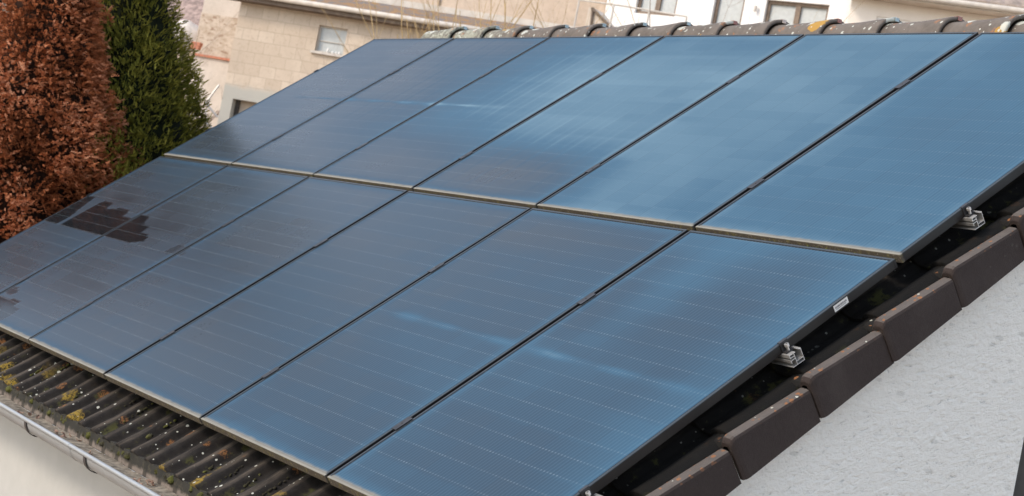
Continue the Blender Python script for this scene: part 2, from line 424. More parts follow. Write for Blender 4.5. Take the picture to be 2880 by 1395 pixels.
M_GLASS = mat_glass(); M_FRAME = mat_frame(); M_TILE = mat_tiles(); M_VERGE = mat_verge(); M_RIDGE = mat_ridge()
M_GABLE = mat_render_rough()
M_FRONT = mat_wall('smooth_off_white_render', (0.44, 0.435, 0.41), (0.48, 0.475, 0.45), 4.0, 0.12)
_n = N('bare_aluminium'); _nx = _n.sep(_n.t.nodes.new('ShaderNodeNewGeometry').outputs['Normal'])[0]
_n.set(Base_Color=_n.mix(_n.ss(_nx, 0.8, 0.95), _n.mix(_n.noise(_n.pos(), 60, 4), (0.24, 0.235, 0.225), (0.42, 0.41, 0.39)), (0.78, 0.72, 0.66)), Metallic=0.35, Roughness=0.42); M_ALU = _n.mat
M_BLACK = simple('black_clamp', (0.035, 0.033, 0.034), 0.45, 0.3, 0.3, 40)
M_ZINC = N('weathered_zinc')
_a = M_ZINC.noise(M_ZINC.map(M_ZINC.pos(), (1, 6, 6)), 9, 6, 0.7)
M_ZINC.set(Base_Color=M_ZINC.mix(_a, (0.30, 0.31, 0.31), (0.47, 0.485, 0.49)), Metallic=0.45, Roughness=0.5)
M_ZINC.bump(M_ZINC.noise(M_ZINC.pos(), 60, 3), 0.08, 0.003); M_ZINC = M_ZINC.mat
M_STRAP = simple('dark_bracket_strap', (0.07, 0.062, 0.058), 0.6, 0.3, 0.3, 30)
_n = N('stained_eaves_board'); _S = _n.sep(_n.pos())
_c = _n.mix(_n.noise(_n.pos(), 25, 6, 0.7), (0.09, 0.07, 0.055), (0.26, 0.21, 0.17))
_fr = _n.m('ABSOLUTE', _n.m('SUBTRACT', _n.m('FRACT', _n.m('DIVIDE', _n.m('ADD', _S[0], 0.045), 0.168)), 0.5))
_drip = _n.m('SUBTRACT', 1.0, _n.ss(_n.m('ADD', _n.m('MULTIPLY', _fr, _n.m('ADD', 0.6, _n.noise(_n.map(_n.pos(), (1, 0, 0)), 5, 2))), _n.m('MULTIPLY', _n.m('SUBTRACT', _n.noise(_n.pos(), 30, 4), 0.5), 0.22)), 0.10, 0.19))
_c = _n.mix(_n.m('MULTIPLY', _drip, 0.85), _c, (0.028, 0.022, 0.015))
_soil = _n.ss(_n.m('ADD', _S[2], _n.m('MULTIPLY', _n.m('SUBTRACT', _n.noise(_n.pos(), 22, 5, 0.7), 0.5), 0.05)), -0.289, -0.266)
_c = _n.mix(_n.m('MULTIPLY', _soil, 0.95), _c, (0.012, 0.011, 0.006))
_c = _n.mix(_n.m('SUBTRACT', 1.0, _n.ss(_S[2], -0.3005, -0.2965)), _c, (0.012, 0.009, 0.007))
_c = _n.mix(_n.m('MULTIPLY', _n.ss(_n.noise(_n.pos(), 45, 5, 0.75), 0.52, 0.62), 0.6), _c, (0.06, 0.05, 0.03))
_n.set(Base_Color=_c, Roughness=0.9); M_TRIM = _n.mat
M_SILT = simple('gutter_silt', (0.20, 0.17, 0.13), 0.95, 0, 0.45, 26, 0.2, 0.5, 90)
M_WHITE = mat_wall('white_house_paint', (0.82, 0.80, 0.77), (0.88, 0.86, 0.83), 3.0, 0.1)
M_BEIGE = mat_wall('beige_house_render', (0.58, 0.50, 0.42), (0.65, 0.57, 0.49), 2.0, 0.15, 0.35)
M_PEACH = mat_wall('peach_house_render', (0.56, 0.44, 0.34), (0.66, 0.54, 0.43), 1.6, 0.15, 0.35)
M_PANE = N('window_pane'); M_PANE.set(Base_Color=(0.28, 0.32, 0.32), Roughness=0.12); M_PANE = M_PANE.mat
M_BLIND = simple('grey_blind', (0.48, 0.50, 0.49), 0.5, 0, 0.06, 12)
M_BROWNF = simple('brown_window_frame', (0.19, 0.135, 0.095), 0.6, 0, 0.2, 10)
M_DARK = simple('dark_opening', (0.05, 0.042, 0.036), 0.8, 0, 0.3, 6)
M_BROWNSOFFIT = simple('brown_soffit', (0.16, 0.12, 0.09), 0.8, 0, 0.2, 6)
M_GUTTERW = simple('pale_gutter', (0.55, 0.50, 0.44), 0.6, 0, 0.1, 6)
M_TWIG = simple('pale_bark', (0.44, 0.31, 0.15), 0.85, 0, 0.3, 9)
M_TWIGG = simple('grey_bark', (0.30, 0.22, 0.17), 0.85, 0, 0.3, 9)
M_STICK = simple('label_paper', (0.72, 0.69, 0.64), 0.6)
M_INK = simple('label_ink', (0.10, 0.09, 0.10), 0.7)
M_CLIPB = simple('blue_grey_clip', (0.34, 0.42, 0.45), 0.45, 0.3, 0.15, 50)
M_CLIPP = simple('red_brown_clip', (0.30, 0.14, 0.12), 0.5, 0.1, 0.2, 50)
M_CLIPW = simple('pale_clip', (0.52, 0.44, 0.40), 0.5, 0.2, 0.1, 50)
M_ROOFB = N('mossy_far_roof'); _p = M_ROOFB.pos()
M_ROOFB.set(Base_Color=M_ROOFB.mix(M_ROOFB.ss(M_ROOFB.noise(_p, 5.5, 6, 0.75), 0.42, 0.58), (0.17, 0.15, 0.14), (0.30, 0.17, 0.07)), Roughness=0.95)
M_ROOFB = M_ROOFB.mat
M_TILEP = simple('far_roof_tile', (0.30, 0.24, 0.20), 0.9, 0, 0.25, 8)
M_TARP = simple('pale_tarp', (0.62, 0.56, 0.50), 0.8, 0, 0.2, 5)
M_BRICK = simple('orange_brick', (0.50, 0.20, 0.12), 0.9, 0, 0.2, 20)
M_BARK = simple('conifer_bark', (0.10, 0.07, 0.05), 0.95, 0, 0.3, 30)
M_CORE_B = simple('dead_inner_twigs', (0.022, 0.010, 0.006), 0.95, 0, 0.5, 20, 0.1)
M_CORE_G = simple('inner_twigs', (0.008, 0.010, 0.004), 0.95, 0, 0.5, 20, 0.1)
M_LEAFB = mat_leaf('dead_thuja_foliage', [(0.10, (0.05, 0.017, 0.008)), (0.32, (0.23, 0.068, 0.023)), (0.54, (0.46, 0.150, 0.056)), (0.85, (0.68, 0.35, 0.20))])
M_LEAFG = mat_leaf('thuja_foliage', [(0.05, (0.022, 0.026, 0.008)), (0.28, (0.085, 0.090, 0.014)), (0.52, (0.20, 0.185, 0.026)), (0.80, (0.40, 0.34, 0.06))])
M_LEAFD = mat_leaf('dark_conifer_foliage', [(0.1, (0.010, 0.018, 0.008)), (0.5, (0.03, 0.05, 0.018)), (0.9, (0.06, 0.08, 0.03))])
M_MOSS = N('moss'); _p = M_MOSS.pos()
M_MOSS.set(Base_Color=M_MOSS.mix(M_MOSS.ss(M_MOSS.noise(_p, 6, 3), .45, .6), (0.026, 0.021, 0.009), (0.085, 0.085, 0.014)), Roughness=1.0)
M_MOSS.bump(M_MOSS.noise(_p, 240, 4), 1.0, 0.006); M_MOSS = M_MOSS.mat
M_DRYLEAF = simple('dry_leaf', (0.27, 0.17, 0.12), 0.8, 0, 0.35, 60)

# ------------------------------------------------------------------ ground and hillside
GZ = -3.2
hv = np.array([math.cos(math.radians(150)), math.sin(math.radians(150))])
def hgt(x, y):
    t = (x - CAM[0]) * hv[0] + (y - CAM[1]) * hv[1]
    if t < 14: h = GZ
    elif t < 33: k = (t - 14) / 19; h = GZ + 4.2 * k * k * (3 - 2 * k)
    elif t < 50: h = 1.0 + (t - 33) * 0.02
    else: h = 1.34 + (t - 50) * 0.34
    return h + 0.12 * math.sin(x * 0.7 + 1.3) * math.cos(y * 0.6)  * (0 if t < 14 else 1)
mb = MB(); n_ = 110; xs_ = np.linspace(-190, 130, n_); ys_ = np.linspace(-120, 200, n_)
vs = [(x, y, hgt(x, y)) for y in ys_ for x in xs_]
mb.add(vs, [(j * n_ + i, j * n_ + i + 1, (j + 1) * n_ + i + 1, (j + 1) * n_ + i) for j in range(n_ - 1) for i in range(n_ - 1)])
g = N('winter_ground'); gp = g.pos()
g.set(Base_Color=g.mix(g.ss(g.noise(gp, 1.3, 7, 0.75), 0.35, 0.65), (0.20, 0.135, 0.085), (0.36, 0.27, 0.19)), Roughness=1.0)
g.bump(g.noise(gp, 8, 6), 0.6, 0.08)
o = link('ground', mb.mesh('ground', g.mat, True)); tag(o, kind='structure')

# ------------------------------------------------------------------ the house that carries the array
house = empty('house', Vector((3.5, 1.6, GZ)))
tag(house, 'white rendered house whose dark tiled roof carries the solar array', 'house')
X0, X1, XW = -0.03, 6.99, 6.98
TY0, TEX = -0.228, 0.373               # eave end of the tiles, exposure of a course
ZT = -0.150                            # valley height of the tiles in roof coordinates
def rib(x):
    u = ((x - 0.055) / 0.168) % 1.0     # 0 and 1 are roll centres
    d = min(u, 1 - u) * 0.168
    r = 0.052
    return 0.030 * math.sqrt(max(0.0, 1 - (d / r) ** 2)) if d < r else 0.0

def tile_roof():
    vs, fs, cr = [], [], []
    xs = []
    x = X0
    k = 0
    while x < X1 - 0.001:
        xs.append(x); x += 0.0105
    xs.append(X1)
    nx = len(xs)
    ncourse = 11
    jit = random.Random(3)
    for c in range(ncourse):
        y0 = TY0 + c * TEX; y1 = y0 + TEX
        if c == ncourse - 1: y1 = 3.905
        tile_j = {}
        prof = []
        for x in xs:
            t = int((x - 0.139) // 0.336)
            if t not in tile_j: tile_j[t] = (jit.uniform(-0.004, 0.004), jit.uniform(-0.002, 0.002))
            prof.append(tile_j[t])
        base = len(vs)
        rows = [(-0.0, 0.020, -0.016), (0.0, 0.020, 0.0), (0.006, 0.020, 0.004), (0.33, 0.008, 1), (1.0, -0.002, 1)]
        for ri, (fr, lift, mode) in enumerate(rows):
            for i, x in enumerate(xs):
                r = rib(x); jy, jz = prof[i]
                yy = y0 + jy + fr * (y1 - y0)
                # rolls end in rounded noses at the lower edge
                zz = ZT + r + lift + jz
                if ri == 0: zz = ZT + lift - 0.014 + r * 0.25; yy += 0.004
                elif ri == 1: zz -= 0.006
                if ri == 4: yy = y1 + 0.02
                vs.append((x, yy, zz)); cr.append(r / 0.030)
        for ri in range(len(rows) - 1):
            for i in range(nx - 1):
                a = base + ri * nx + i
                fs.append((a, a + 1, a + nx + 1, a + nx))
    # closed underside
    b = len(vs)
    vs += [(X0, TY0 + 0.01, ZT - 0.03), (X1, TY0 + 0.01, ZT - 0.03), (X1, 3.905, ZT - 0.03), (X0, 3.905, ZT - 0.03)]; cr += [0] * 4
    fs.append((b, b + 3, b + 2, b + 1))
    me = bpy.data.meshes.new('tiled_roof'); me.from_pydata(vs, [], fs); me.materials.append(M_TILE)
    at_ = me.attributes.new('crest', 'FLOAT', 'POINT'); at_.data.foreach_set('value', cr)
    me.polygons.foreach_set('use_smooth', [True] * len(me.polygons)); me.update()
    return me
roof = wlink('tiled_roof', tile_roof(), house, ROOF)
roof['label'] = 'dark concrete tiled roof slope with moss and lichen'

# far slope of the roof, seen by nothing but closing the house
YR = 3.12; ZR = 2.335
mb = MB(); mb.add([(X0, YR, ZR), (X1, YR, ZR), (X1, 6.5, -0.36), (X0, 6.5, -0.36)], [(0, 1, 2, 3)])
mb.add([(X0, YR, ZR - .05), (X1, YR, ZR - .05), (X1, 6.5, -0.41), (X0, 6.5, -0.41)], [(0, 3, 2, 1)])
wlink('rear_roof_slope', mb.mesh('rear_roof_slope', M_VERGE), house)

# walls
def roofpt(x, y, z): return (x, y * CA - z * SA, y * SA + z * CA)
mb = MB()
zt = [roofpt(0, -0.05, -0.20), roofpt(0, 3.9, -0.20)]
gab = [(0.28, GZ), (2.2155, GZ), (2.2155, 1.55), (0.28, roofpt(0, 0.32, -0.2)[2] - 0.0)]
def gline(Y):   # underside of the tiles on the gable
    y = (Y - 0.185 * SA) / CA; return y * SA - 0.185 * CA
mb.prism([(0.28, GZ), (2.2155, GZ), (2.2155, gline(2.2155)), (0.28, gline(0.28))], 'x', XW - 0.2, XW)
mb.prism([(2.90, GZ), (6.2, GZ), (6.2, -0.30), (3.12, 2.25), (2.90, gline(2.90))], 'x', XW - 0.2, XW)
mb.prism([(2.2155, gline(2.2155) - 0.55), (2.90, gline(2.2155) - 0.55), (2.90, gline(2.90)), (2.2155, gline(2.2155))], 'x', XW - 0.2, XW)
mb.prism([(2.2155, GZ), (2.90, GZ), (2.90, GZ + 1.6), (2.2155, GZ + 1.6)], 'x', XW - 0.2, XW)
wl_ = wlink('gable_wall', mb.mesh('gable_wall', M_GABLE), house)
wl_['label'] = 'rough white rendered gable wall'
mb = MB(); mb.box(XW - 0.16, XW - 0.06, 2.2155, 2.90, GZ + 1.6, gline(2.2155) - 0.55)
win = wlink('stair_window', mb.mesh('stair_window', simple('dark_window_board', (0.040, 0.036, 0.031), 0.7, 0, 0.25, 12)), house)
mb = MB(); mb.box(XW - 0.06, XW - 0.035, 2.2155, 2.25, GZ + 1.6, gline(2.2155) - 0.55).box(XW - 0.06, XW - 0.035, 2.865, 2.90, GZ + 1.6, gline(2.2155) - 0.55)
wlink('window_frame', mb.mesh('window_frame', M_DARK), house)
mb = MB(); mb.box(0.05, XW - 0.2, 0.28, 0.48, GZ, -0.36); mb.box(0.05, 0.25, 0.48, 6.2, GZ, -0.36); mb.box(0.05, XW - 0.2, 6.0, 6.2, GZ, -0.36)
mb.prism([(0.28, -0.36), (6.2, -0.36), (3.12, 2.1)], 'x', 0.05, 0.25)
wlink('front_wall', mb.mesh('front_wall', M_FRONT), house)['label'] = 'smooth off white wall below the gutter'
mb = MB(); mb.box(0.0, XW, -0.085, 0.28, -0.385, -0.372)
wlink('soffit', mb.mesh('soffit', M_FRONT), house)
mb = MB(); mb.box(0.0, 6.99, -0.100, -0.078, -0.372, -0.232)
wlink('eaves_board', mb.mesh('eaves_board', M_TRIM), house)

# verge tiles
def verge_mesh(seed):
    r = random.Random(seed)
    # cross-section (x, z), outer face first; tile is swept from its upper end (y=TEX+) to its lower end (y=0)
    sec = [(0.0, -0.250), (0.0, -0.134), (-0.004, -0.126), (-0.012, -0.1225), (-0.036, -0.1215), (-0.048, -0.126), (-0.062, -0.147), (-0.110, -0.152),
           (-0.110, -0.165), (-0.066, -0.160), (-0.056, -0.150), (-0.046, -0.140), (-0.036, -0.136), (-0.017, -0.137), (-0.016, -0.250)]
    ys = [0.0, 0.004, 0.012, 0.026, 0.045, 0.12, 0.25, 0.369]
    vs = []
    for y in ys:
        lift = 0.040 * (1 - y / 0.373); out = 0.010 * (1 - y / 0.373) - 0.002
        rr = 0.020 * max(0, 1 - y / 0.026) ** 2.2
        for (x, z) in sec:
            zz = z + lift; xx = x + out
            if z > -0.2: zz -= rr
            if z < -0.2: zz = z + rr * 0.25 + 0.004 * (1 - y / 0.373)
            if x > -0.02: xx -= rr * 0.3
            vs.append((xx, y, zz))
    n = len(sec); fs = []
    for j in range(len(ys) - 1):
        for i in range(n):
            i2 = (i + 1) % n; fs.append((j * n + i, (j + 1) * n + i, (j + 1) * n + i2, j * n + i2))
    mb = MB(); mb.add(vs, fs)
    # end faces as quads between the outer and inner skin
    for j in (0, len(ys) - 1):
        b = j * n
        mb.add([vs[b + k] for k in range(n)], [(0, 1, 13, 14), (1, 2, 13), (2, 3, 13), (3, 4, 12, 13), (4, 5, 11, 12), (5, 6, 10, 11), (6, 9, 10), (6, 7, 8, 9)])
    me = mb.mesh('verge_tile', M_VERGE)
    return me
vm = verge_mesh(1)
k = 0
for i in range(12):
    y = 0.835 - 0.373 * 3 + i * 0.3725
    if y > 3.75: break
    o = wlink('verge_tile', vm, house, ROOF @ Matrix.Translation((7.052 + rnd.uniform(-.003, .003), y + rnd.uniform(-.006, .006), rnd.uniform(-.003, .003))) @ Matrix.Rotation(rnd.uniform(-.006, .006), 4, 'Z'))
    bevel(o, 0.003, 2, 40)

# ridge tiles: tapered half-round caps, wide collar on the +X end lapping the next one
def ridge_mesh():
    Ls = [(0.0, 0.094), (0.10, 0.098), (0.22, 0.103), (0.32, 0.112), (0.385, 0.119), (0.412, 0.122), (0.424, 0.121)]
    seg = 18; vs = []
    for (x, r) in Ls:
        for k in range(seg + 1):
            th = math.radians(-12 + 204 * k / seg)
            vs.append((x, -r * 1.03 * math.cos(th), r * math.sin(th) * 1.0))
    fs = [(j * (seg + 1) + k, j * (seg + 1) + k + 1, (j + 1) * (seg + 1) + k + 1, (j + 1) * (seg + 1) + k) for j in range(len(Ls) - 1) for k in range(seg)]
    # end face of the collar and inner skin
    b = len(vs)
    for (x, r) in [(0.424, 0.104), (0.30, 0.094), (0.0, 0.080)]:
        for k in range(seg + 1):
            th = math.radians(-12 + 204 * k / seg)
            vs.append((x, -r * 1.03 * math.cos(th), r * math.sin(th)))
    prev = (len(Ls) - 1) * (seg + 1)
    for q in range(3):
        cur = b + q * (seg + 1)
        fs += [(prev + k, prev + k + 1, cur + k + 1, cur + k) for k in range(seg)]
        prev = cur
    fs += [(prev + k, prev + k + 1, k + 1, k) for k in range(seg)]
    mb = MB(); mb.add(vs, fs); return mb.mesh('ridge_tile', M_RIDGE, True)
rm = ridge_mesh()
cm = {}
for nm, mt in (('b', M_CLIPB), ('p', M_CLIPP), ('w', M_CLIPW)):
    mb = MB(); mb.prism([(0.400, 0.1212), (0.428, 0.1232), (0.430, 0.121), (0.429, 0.105), (0.455, 0.101), (0.455, 0.1025), (0.4315, 0.107), (0.4325, 0.1235), (0.429, 0.1252), (0.400, 0.1232)], 'y', -0.013, 0.013)
    cm[nm] = mb.mesh('ridge_clip', mt)
x = 5.407 - 0.412 * 11 - 0.412
kinds = 'bbbbbbbpwpbpb' + 'bpbb'
for i in range(16):
    xe = x + 0.412 * i
    if xe < 0.4 or xe > 6.70: continue
    o = wlink('ridge_tile', rm, house, Matrix.Translation((xe, YR + rnd.uniform(-.005, .005), 2.337 + rnd.uniform(-.002, .002))) @ Matrix.Rotation(rnd.uniform(-.012, .012), 4, 'Z'))
    c = bpy.data.objects.new('ridge_clip', cm[kinds[i]]); col.objects.link(c); c.parent = o
# mortar end of the ridge
mb = MB(); mb.prism([(-0.10, -0.03), (0.10, -0.03), (0.085, 0.05), (0.03, 0.088), (-0.03, 0.088), (-0.085, 0.05)], 'x', -0.02, 0.02)
xr0 = min(o.matrix_basis.translation.x for o in bpy.data.objects if o.name.startswith('ridge_tile'))
o = wlink('ridge_end', mb.mesh('ridge_end', M_RIDGE), house, Matrix.Translation((xr0 + 0.02, YR, 2.337)))

# gutter
def gutter():
    mb = MB(); cy, cz, r = -0.162, -0.300, 0.062
    pts = []
    for k in range(17):
        th = math.radians(180 + 180 * k / 16); pts.append((cy + r * math.cos(th), cz + r * math.sin(th)))
    inner = [(cy + (p[0] - cy) * 0.965, cz + (p[1] - cz) * 0.965) for p in pts]
    # outline closed: outer then inner reversed
    xs = [0.0, 4.10, 4.1001, 7.02]
    for x0, x1 in ((-0.02, 7.03),):
        n = len(pts)
        vs = [(x0, *p) for p in pts] + [(x1, *p) for p in pts] + [(x0, *p) for p in inner] + [(x1, *p) for p in inner]
        fs = []
        for i in range(n - 1):
            fs.append((i, i + 1, n + i + 1, n + i)); fs.append((2 * n + i, 3 * n + i, 3 * n + i + 1, 2 * n + i + 1))
        fs.append((n - 1, 2 * n - 1, 4 * n - 1, 3 * n - 1))
        mb.add(vs, fs)
    # rolled bead
    yb, zb, rb = cy - r - 0.002, cz + 0.006, 0.0105
    mb.tube([(-0.02, yb, zb), (7.03, yb, zb)], rb, 12)
    # soldered lap joint
    j = []
    for k in range(17):
        th = math.radians(180 + 180 * k / 16); j.append((cy + (r + .0015) * math.cos(th), cz + (r + .0015) * math.sin(th)))
    n = len(j); mb.add([(3.78, *p) for p in j] + [(3.83, *p) for p in j], [(i, i + 1, n + i + 1, n + i) for i in range(n - 1)])
    mb.tube([(3.78, yb, zb), (3.83, yb, zb)], rb + .0012, 12)
    return mb.mesh('gutter', M_ZINC, True, False)
gt = wlink('gutter', gutter(), house); gt['label'] = 'grey zinc gutter'
es = gt.modifiers.new('es', 'EDGE_SPLIT'); es.split_angle = math.radians(50)
for xb in (0.66, 1.50, 2.34, 3.19, 4.03, 4.87, 5.71, 6.55):
    mb = MB(); cy, cz, r = -0.162, -0.300, 0.0655; n = 15; vs = []
    for x in (xb - 0.014, xb + 0.014):
        for rr in (r, r + 0.004):
            for k in range(n):
                th = math.radians(182 + 176 * k / (n - 1)); vs.append((x, cy + rr * math.cos(th), cz + rr * math.sin(th)))
    fs = []
    for k in range(n - 1):
        fs += [(k, k + 1, 2 * n + k + 1, 2 * n + k), (n + k, 3 * n + k, 3 * n + k + 1, n + k + 1), (k, n + k, n + k + 1, k + 1), (2 * n + k, 2 * n + k + 1, 3 * n + k + 1, 3 * n + k)]
    mb.add(vs, fs)
    c = bpy.data.objects.new('gutter_bracket', mb.mesh('gutter_bracket', M_STRAP)); col.objects.link(c); c.parent = gt
# silt lying in the gutter
mb = MB(); vs = []; nx = 240
for i in range(nx + 1):
    x = 0.0 + 7.0 * i / nx
    for q, yy in enumerate((-0.2215, -0.195, -0.16, -0.125, -0.1005)):
        vs.append((x, yy, -0.3035 + 0.004 * math.sin(x * 9.0 + q) * math.sin(x * 3.1) + rnd.uniform(-.002, .002) + (0.0055 if q == 4 else 0)))
fs = [(i * 5 + q, (i + 1) * 5 + q, (i + 1) * 5 + q + 1, i * 5 + q + 1) for i in range(nx) for q in range(4)]
mb.add(vs, fs); sl = bpy.data.objects.new('silt_layer', mb.mesh('silt_layer', M_SILT, True)); col.objects.link(sl); sl.parent = gt

# ------------------------------------------------------------------ solar panels
POLYA = [(0.36, 0.93), (0.35, 1.23), (0.43, 1.26), (0.54, 1.24), (0.58, 1.18), (0.68, 1.19), (0.75, 1.22), (0.91, 1.21), (0.97, 1.15), (1.11, 1.14), (1.15, 1.2), (1.3, 1.2), (1.37, 1.12), (1.51, 1.1), (1.53, 1.04), (1.7, 1.02), (1.73, 0.97), (1.61, 0.93)]
POLYB = [(-0.05, 0.93), (-0.05, 1.26), (0.15, 1.26), (0.29, 1.0), (0.28, 0.93)]
POLYC = [(1.0, -0.02), (1.0, 0.21), (1.35, 0.21), (1.54, 0.22), (1.56, 0.17), (1.68, 0.16), (1.70, 0.05), (1.60, -0.02)]
POLYD = [(1.12, 0.26), (1.17, 0.32), (1.31, 0.29), (1.33, 0.25), (1.22, 0.235)]
POLYE = [(2.15, 0.93), (2.17, 1.02), (2.35, 1.01), (2.40, 0.93)]
def inside(px, py, poly):
    r = np.zeros(px.shape, bool); n = len(poly)
    for i in range(n):
        x1, y1 = poly[i]; x2, y2 = poly[(i + 1) % n]
        c = ((y1 > py) != (y2 > py))
        with np.errstate(divide='ignore', invalid='ignore'):
            xx = (x2 - x1) * (py - y1) / (y2 - y1 + 1e-12) + x1
        r ^= c & (px < xx)
    return r
def G(x, y, cx, cy, sx, sy): return np.exp(-((x - cx) / sx) ** 2 - ((y - cy) / sy) ** 2)
def sm(x, a, b):
    t = np.clip((x - a) / (b - a), 0, 1); return t * t * (3 - 2 * t)
def film_sky_field(x, y):
    """dew film plus painted grey-to-blue sky reflection over the array, array coordinates in metres"""
    f = 0.34 + 0.20 * sm(x, 2.4, 6.4)
    f += 0.36 * sm(x, 1.0, 3.8) * (y > PY - 0.03) * (1 - 0.75 * (1 - sm(y, 2.0, 2.7)) * (1 - sm(x, 4.2, 5.0))) - 0.16 * sm(x, 4.8, 6.4) * (y > PY - 0.03)
    f += 0.20 * G(x, y, 3.3, 2.95, 1.2, 0.7)
    f -= 0.22 * G(x, y, 4.05, 2.12, 0.55, 0.24) + 0.10 * G(x, y, 3.0, 2.3, 0.5, 0.35)
    f -= 0.16 * G(x, y, 5.1, 1.62, 0.55, 0.16) + 0.10 * G(x, y, 6.5, 1.45, 0.3, 0.25)
    f += 0.16 * G(x, y, 6.1, 1.45, 0.16, 0.40) + 0.10 * G(x, y, 5.9, 1.75, 0.5, 0.08)
    # streaks that follow the cell columns
    lx = (x % PX - 0.02) / 0.18233
    st = np.exp(-((lx - np.round(lx)) / 0.075) ** 2) + 0.6 * np.exp(-((lx + 0.42 - np.round(lx + 0.42)) / 0.05) ** 2)
    wob = 0.5 + 0.5 * np.sin(x * 5.1 + 1.3 * np.sin(y * 1.7))
    f += 0.11 * st * sm(y, 2.35, 2.8) * sm(x, 0.9, 1.6) * (1 - sm(x, 3.0, 4.2)) * (0.4 + 0.6 * wob)
    f += 0.12 * st * G(x, y, 4.0, 2.3, 0.6, 0.45)
    # pale run marks along the centre joint of the panels
    yc = np.where(y > PY, PY + 0.921, 0.925)
    seg = 0.5 + 0.5 * np.sin(x * 17.0)
    taper = 0.008 + 0.016 * np.abs(np.sin(x * 3.45 + 0.4))
    f += 0.42 * np.exp(-((y - yc) / taper) ** 2) * np.where(y > PY, sm(x, 0.15, 0.9) * (1 - sm(x, 2.4, 3.3)), sm(x, 4.5, 5.0) * (1 - 0.5 * sm(x, 6.3, 6.9)) * 0.75) * (0.45 + 0.55 * seg)
    cx_, cy_ = np.floor(lx * 2) / 2, np.floor(y / 0.182)      # blotches that follow the cells
    f += 0.035 * np.sin(cx_ * 12.9 + cy_ * 7.7 + x * 0.3) * (1 - 0.9 * sm(x, 4.6, 5.0) * (y > PY)) + 0.12 * sm(x, 6.55, 6.9) * (y < PY) + 0.08 * sm(x, 5.8, 6.4) * sm(y, 1.1, 1.7) * (y < PY)
    f += 0.025 * np.sin(x * 3.3 + 2 * np.sin(y * 2.1)) * np.sin(y * 4.0 + x)
    return np.clip(f, 0.02, 1.2)

def glass_mesh(ox, oy, pid):
    nx, ny = 62, 102; x0, x1, y0, y1 = 0.010, PW - 0.010, 0.010, PL - 0.010; z = -0.0018
    gx, gy = np.meshgrid(np.linspace(x0, x1, nx), np.linspace(y0, y1, ny))
    v = np.stack([gx.ravel(), gy.ravel(), np.full(gx.size, z)], 1)
    i, j = np.meshgrid(np.arange(nx - 1), np.arange(ny - 1)); a = (j * nx + i).ravel()
    f = np.stack([a, a + 1, a + nx + 1, a + nx], 1)
    me = bpy.data.meshes.new('glass'); me.from_pydata(v.tolist(), [], f.tolist()); me.materials.append(M_GLASS)
    ax, ay = gx.ravel() + ox, gy.ravel() + oy
    dry = np.zeros(ax.shape)
    for P, s in ((POLYA, 1.0), (POLYB, 0.95), (POLYC, 1.0), (POLYD, 0.6), (POLYE, 0.35)):
        dry = np.maximum(dry, inside(ax, ay, P) * s)
    dry += 0.30 * G(ax, ay, 1.55, 1.12, 0.35, 0.16) * (ay > 0.93) + 0.25 * G(ax, ay, 0.6, 1.3, 0.25, 0.06)
    fl = film_sky_field(ax, ay)
    for nm, vals in (('dry', np.clip(dry, 0, 1)), ('film', fl), ('pid', np.full(ax.shape, float(pid)))):
        at_ = me.attributes.new(nm, 'FLOAT', 'POINT'); at_.data.foreach_set('value', vals.astype(np.float32))
    me.update(); return me

def frame_mesh():
    mb = MB(); T, B, w_ = 0.0, -0.035, 0.011
    mb.box(0, PW, 0, w_, B, T); mb.box(0, PW, PL - w_, PL, B, T)
    mb.box(0, w_, w_, PL - w_, B, T - 0.0001); mb.box(PW - w_, PW, w_, PL - w_, B, T - 0.0001)
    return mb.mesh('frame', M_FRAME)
def back_mesh():
    mb = MB(); mb.box(0.011, PW - 0.011, 0.011, PL - 0.011, -0.012, -0.004); return mb.mesh('backsheet', M_BLACK)
fm, bm_ = frame_mesh(), back_mesh()
rowlab = {0: ('lower', ['leftmost, beside the brown tree', 'second from the left', 'third from the left', 'third from the right', 'second from the right', 'rightmost, with white sticker on its side']),
          1: ('upper', ['leftmost, beside the green tree', 'second from the left', 'third from the left', 'third from the right', 'second from the right', 'rightmost, cut by the picture edge'])}
panels = []
for r in range(2):
    for c in range(6):
        ox, oy = c * PX + GAP / 2, r * PY + GAP / 2 - (0.006 if r == 0 else 0)
        dz = rnd.uniform(-0.0015, 0.0015)
        e = empty('solar_panel', ROOF @ Matrix.Translation((ox, oy, dz)) @ Matrix.Rotation(rnd.uniform(-0.0006, 0.0006), 4, 'X'))
        nm, ls = rowlab[r]
        tag(e, 'black framed solar panel in the %s row, %s' % (nm, ls[c]), 'solar panel', 'solar panels of the roof array')
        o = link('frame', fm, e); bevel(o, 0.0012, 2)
        link('glass', glass_mesh(ox, oy, r * 6 + c), e); link('backsheet', bm_, e)
        panels.append(e)
# serial sticker on the side of the lower right panel
e = panels[5]; lx = PW
mb = MB(); mb.box(lx + 0.0002, lx + 0.0010, 1.515, 1.585, -0.0285, -0.0055)
st_ = link('sticker', mb.mesh('sticker', M_STICK), e); st_['label'] = 'small white serial number sticker'
mb = MB(); rs = random.Random(5); y = 1.521
while y < 1.577:
    wb = rs.uniform(0.0006, 0.0022); mb.box(lx + 0.0010, lx + 0.0013, y, y + wb, -0.0185, -0.0115); y += wb + rs.uniform(0.0006, 0.0016)
link('bar_code', mb.mesh('bar_code', M_INK), st_)
mb = MB(); y = 1.524
while y < 1.573: mb.box(lx + 0.0010, lx + 0.0013, y, y + 0.0022, -0.0235, -0.0208); y += 0.0036
link('serial_digits', mb.mesh('serial_digits', M_INK), st_)

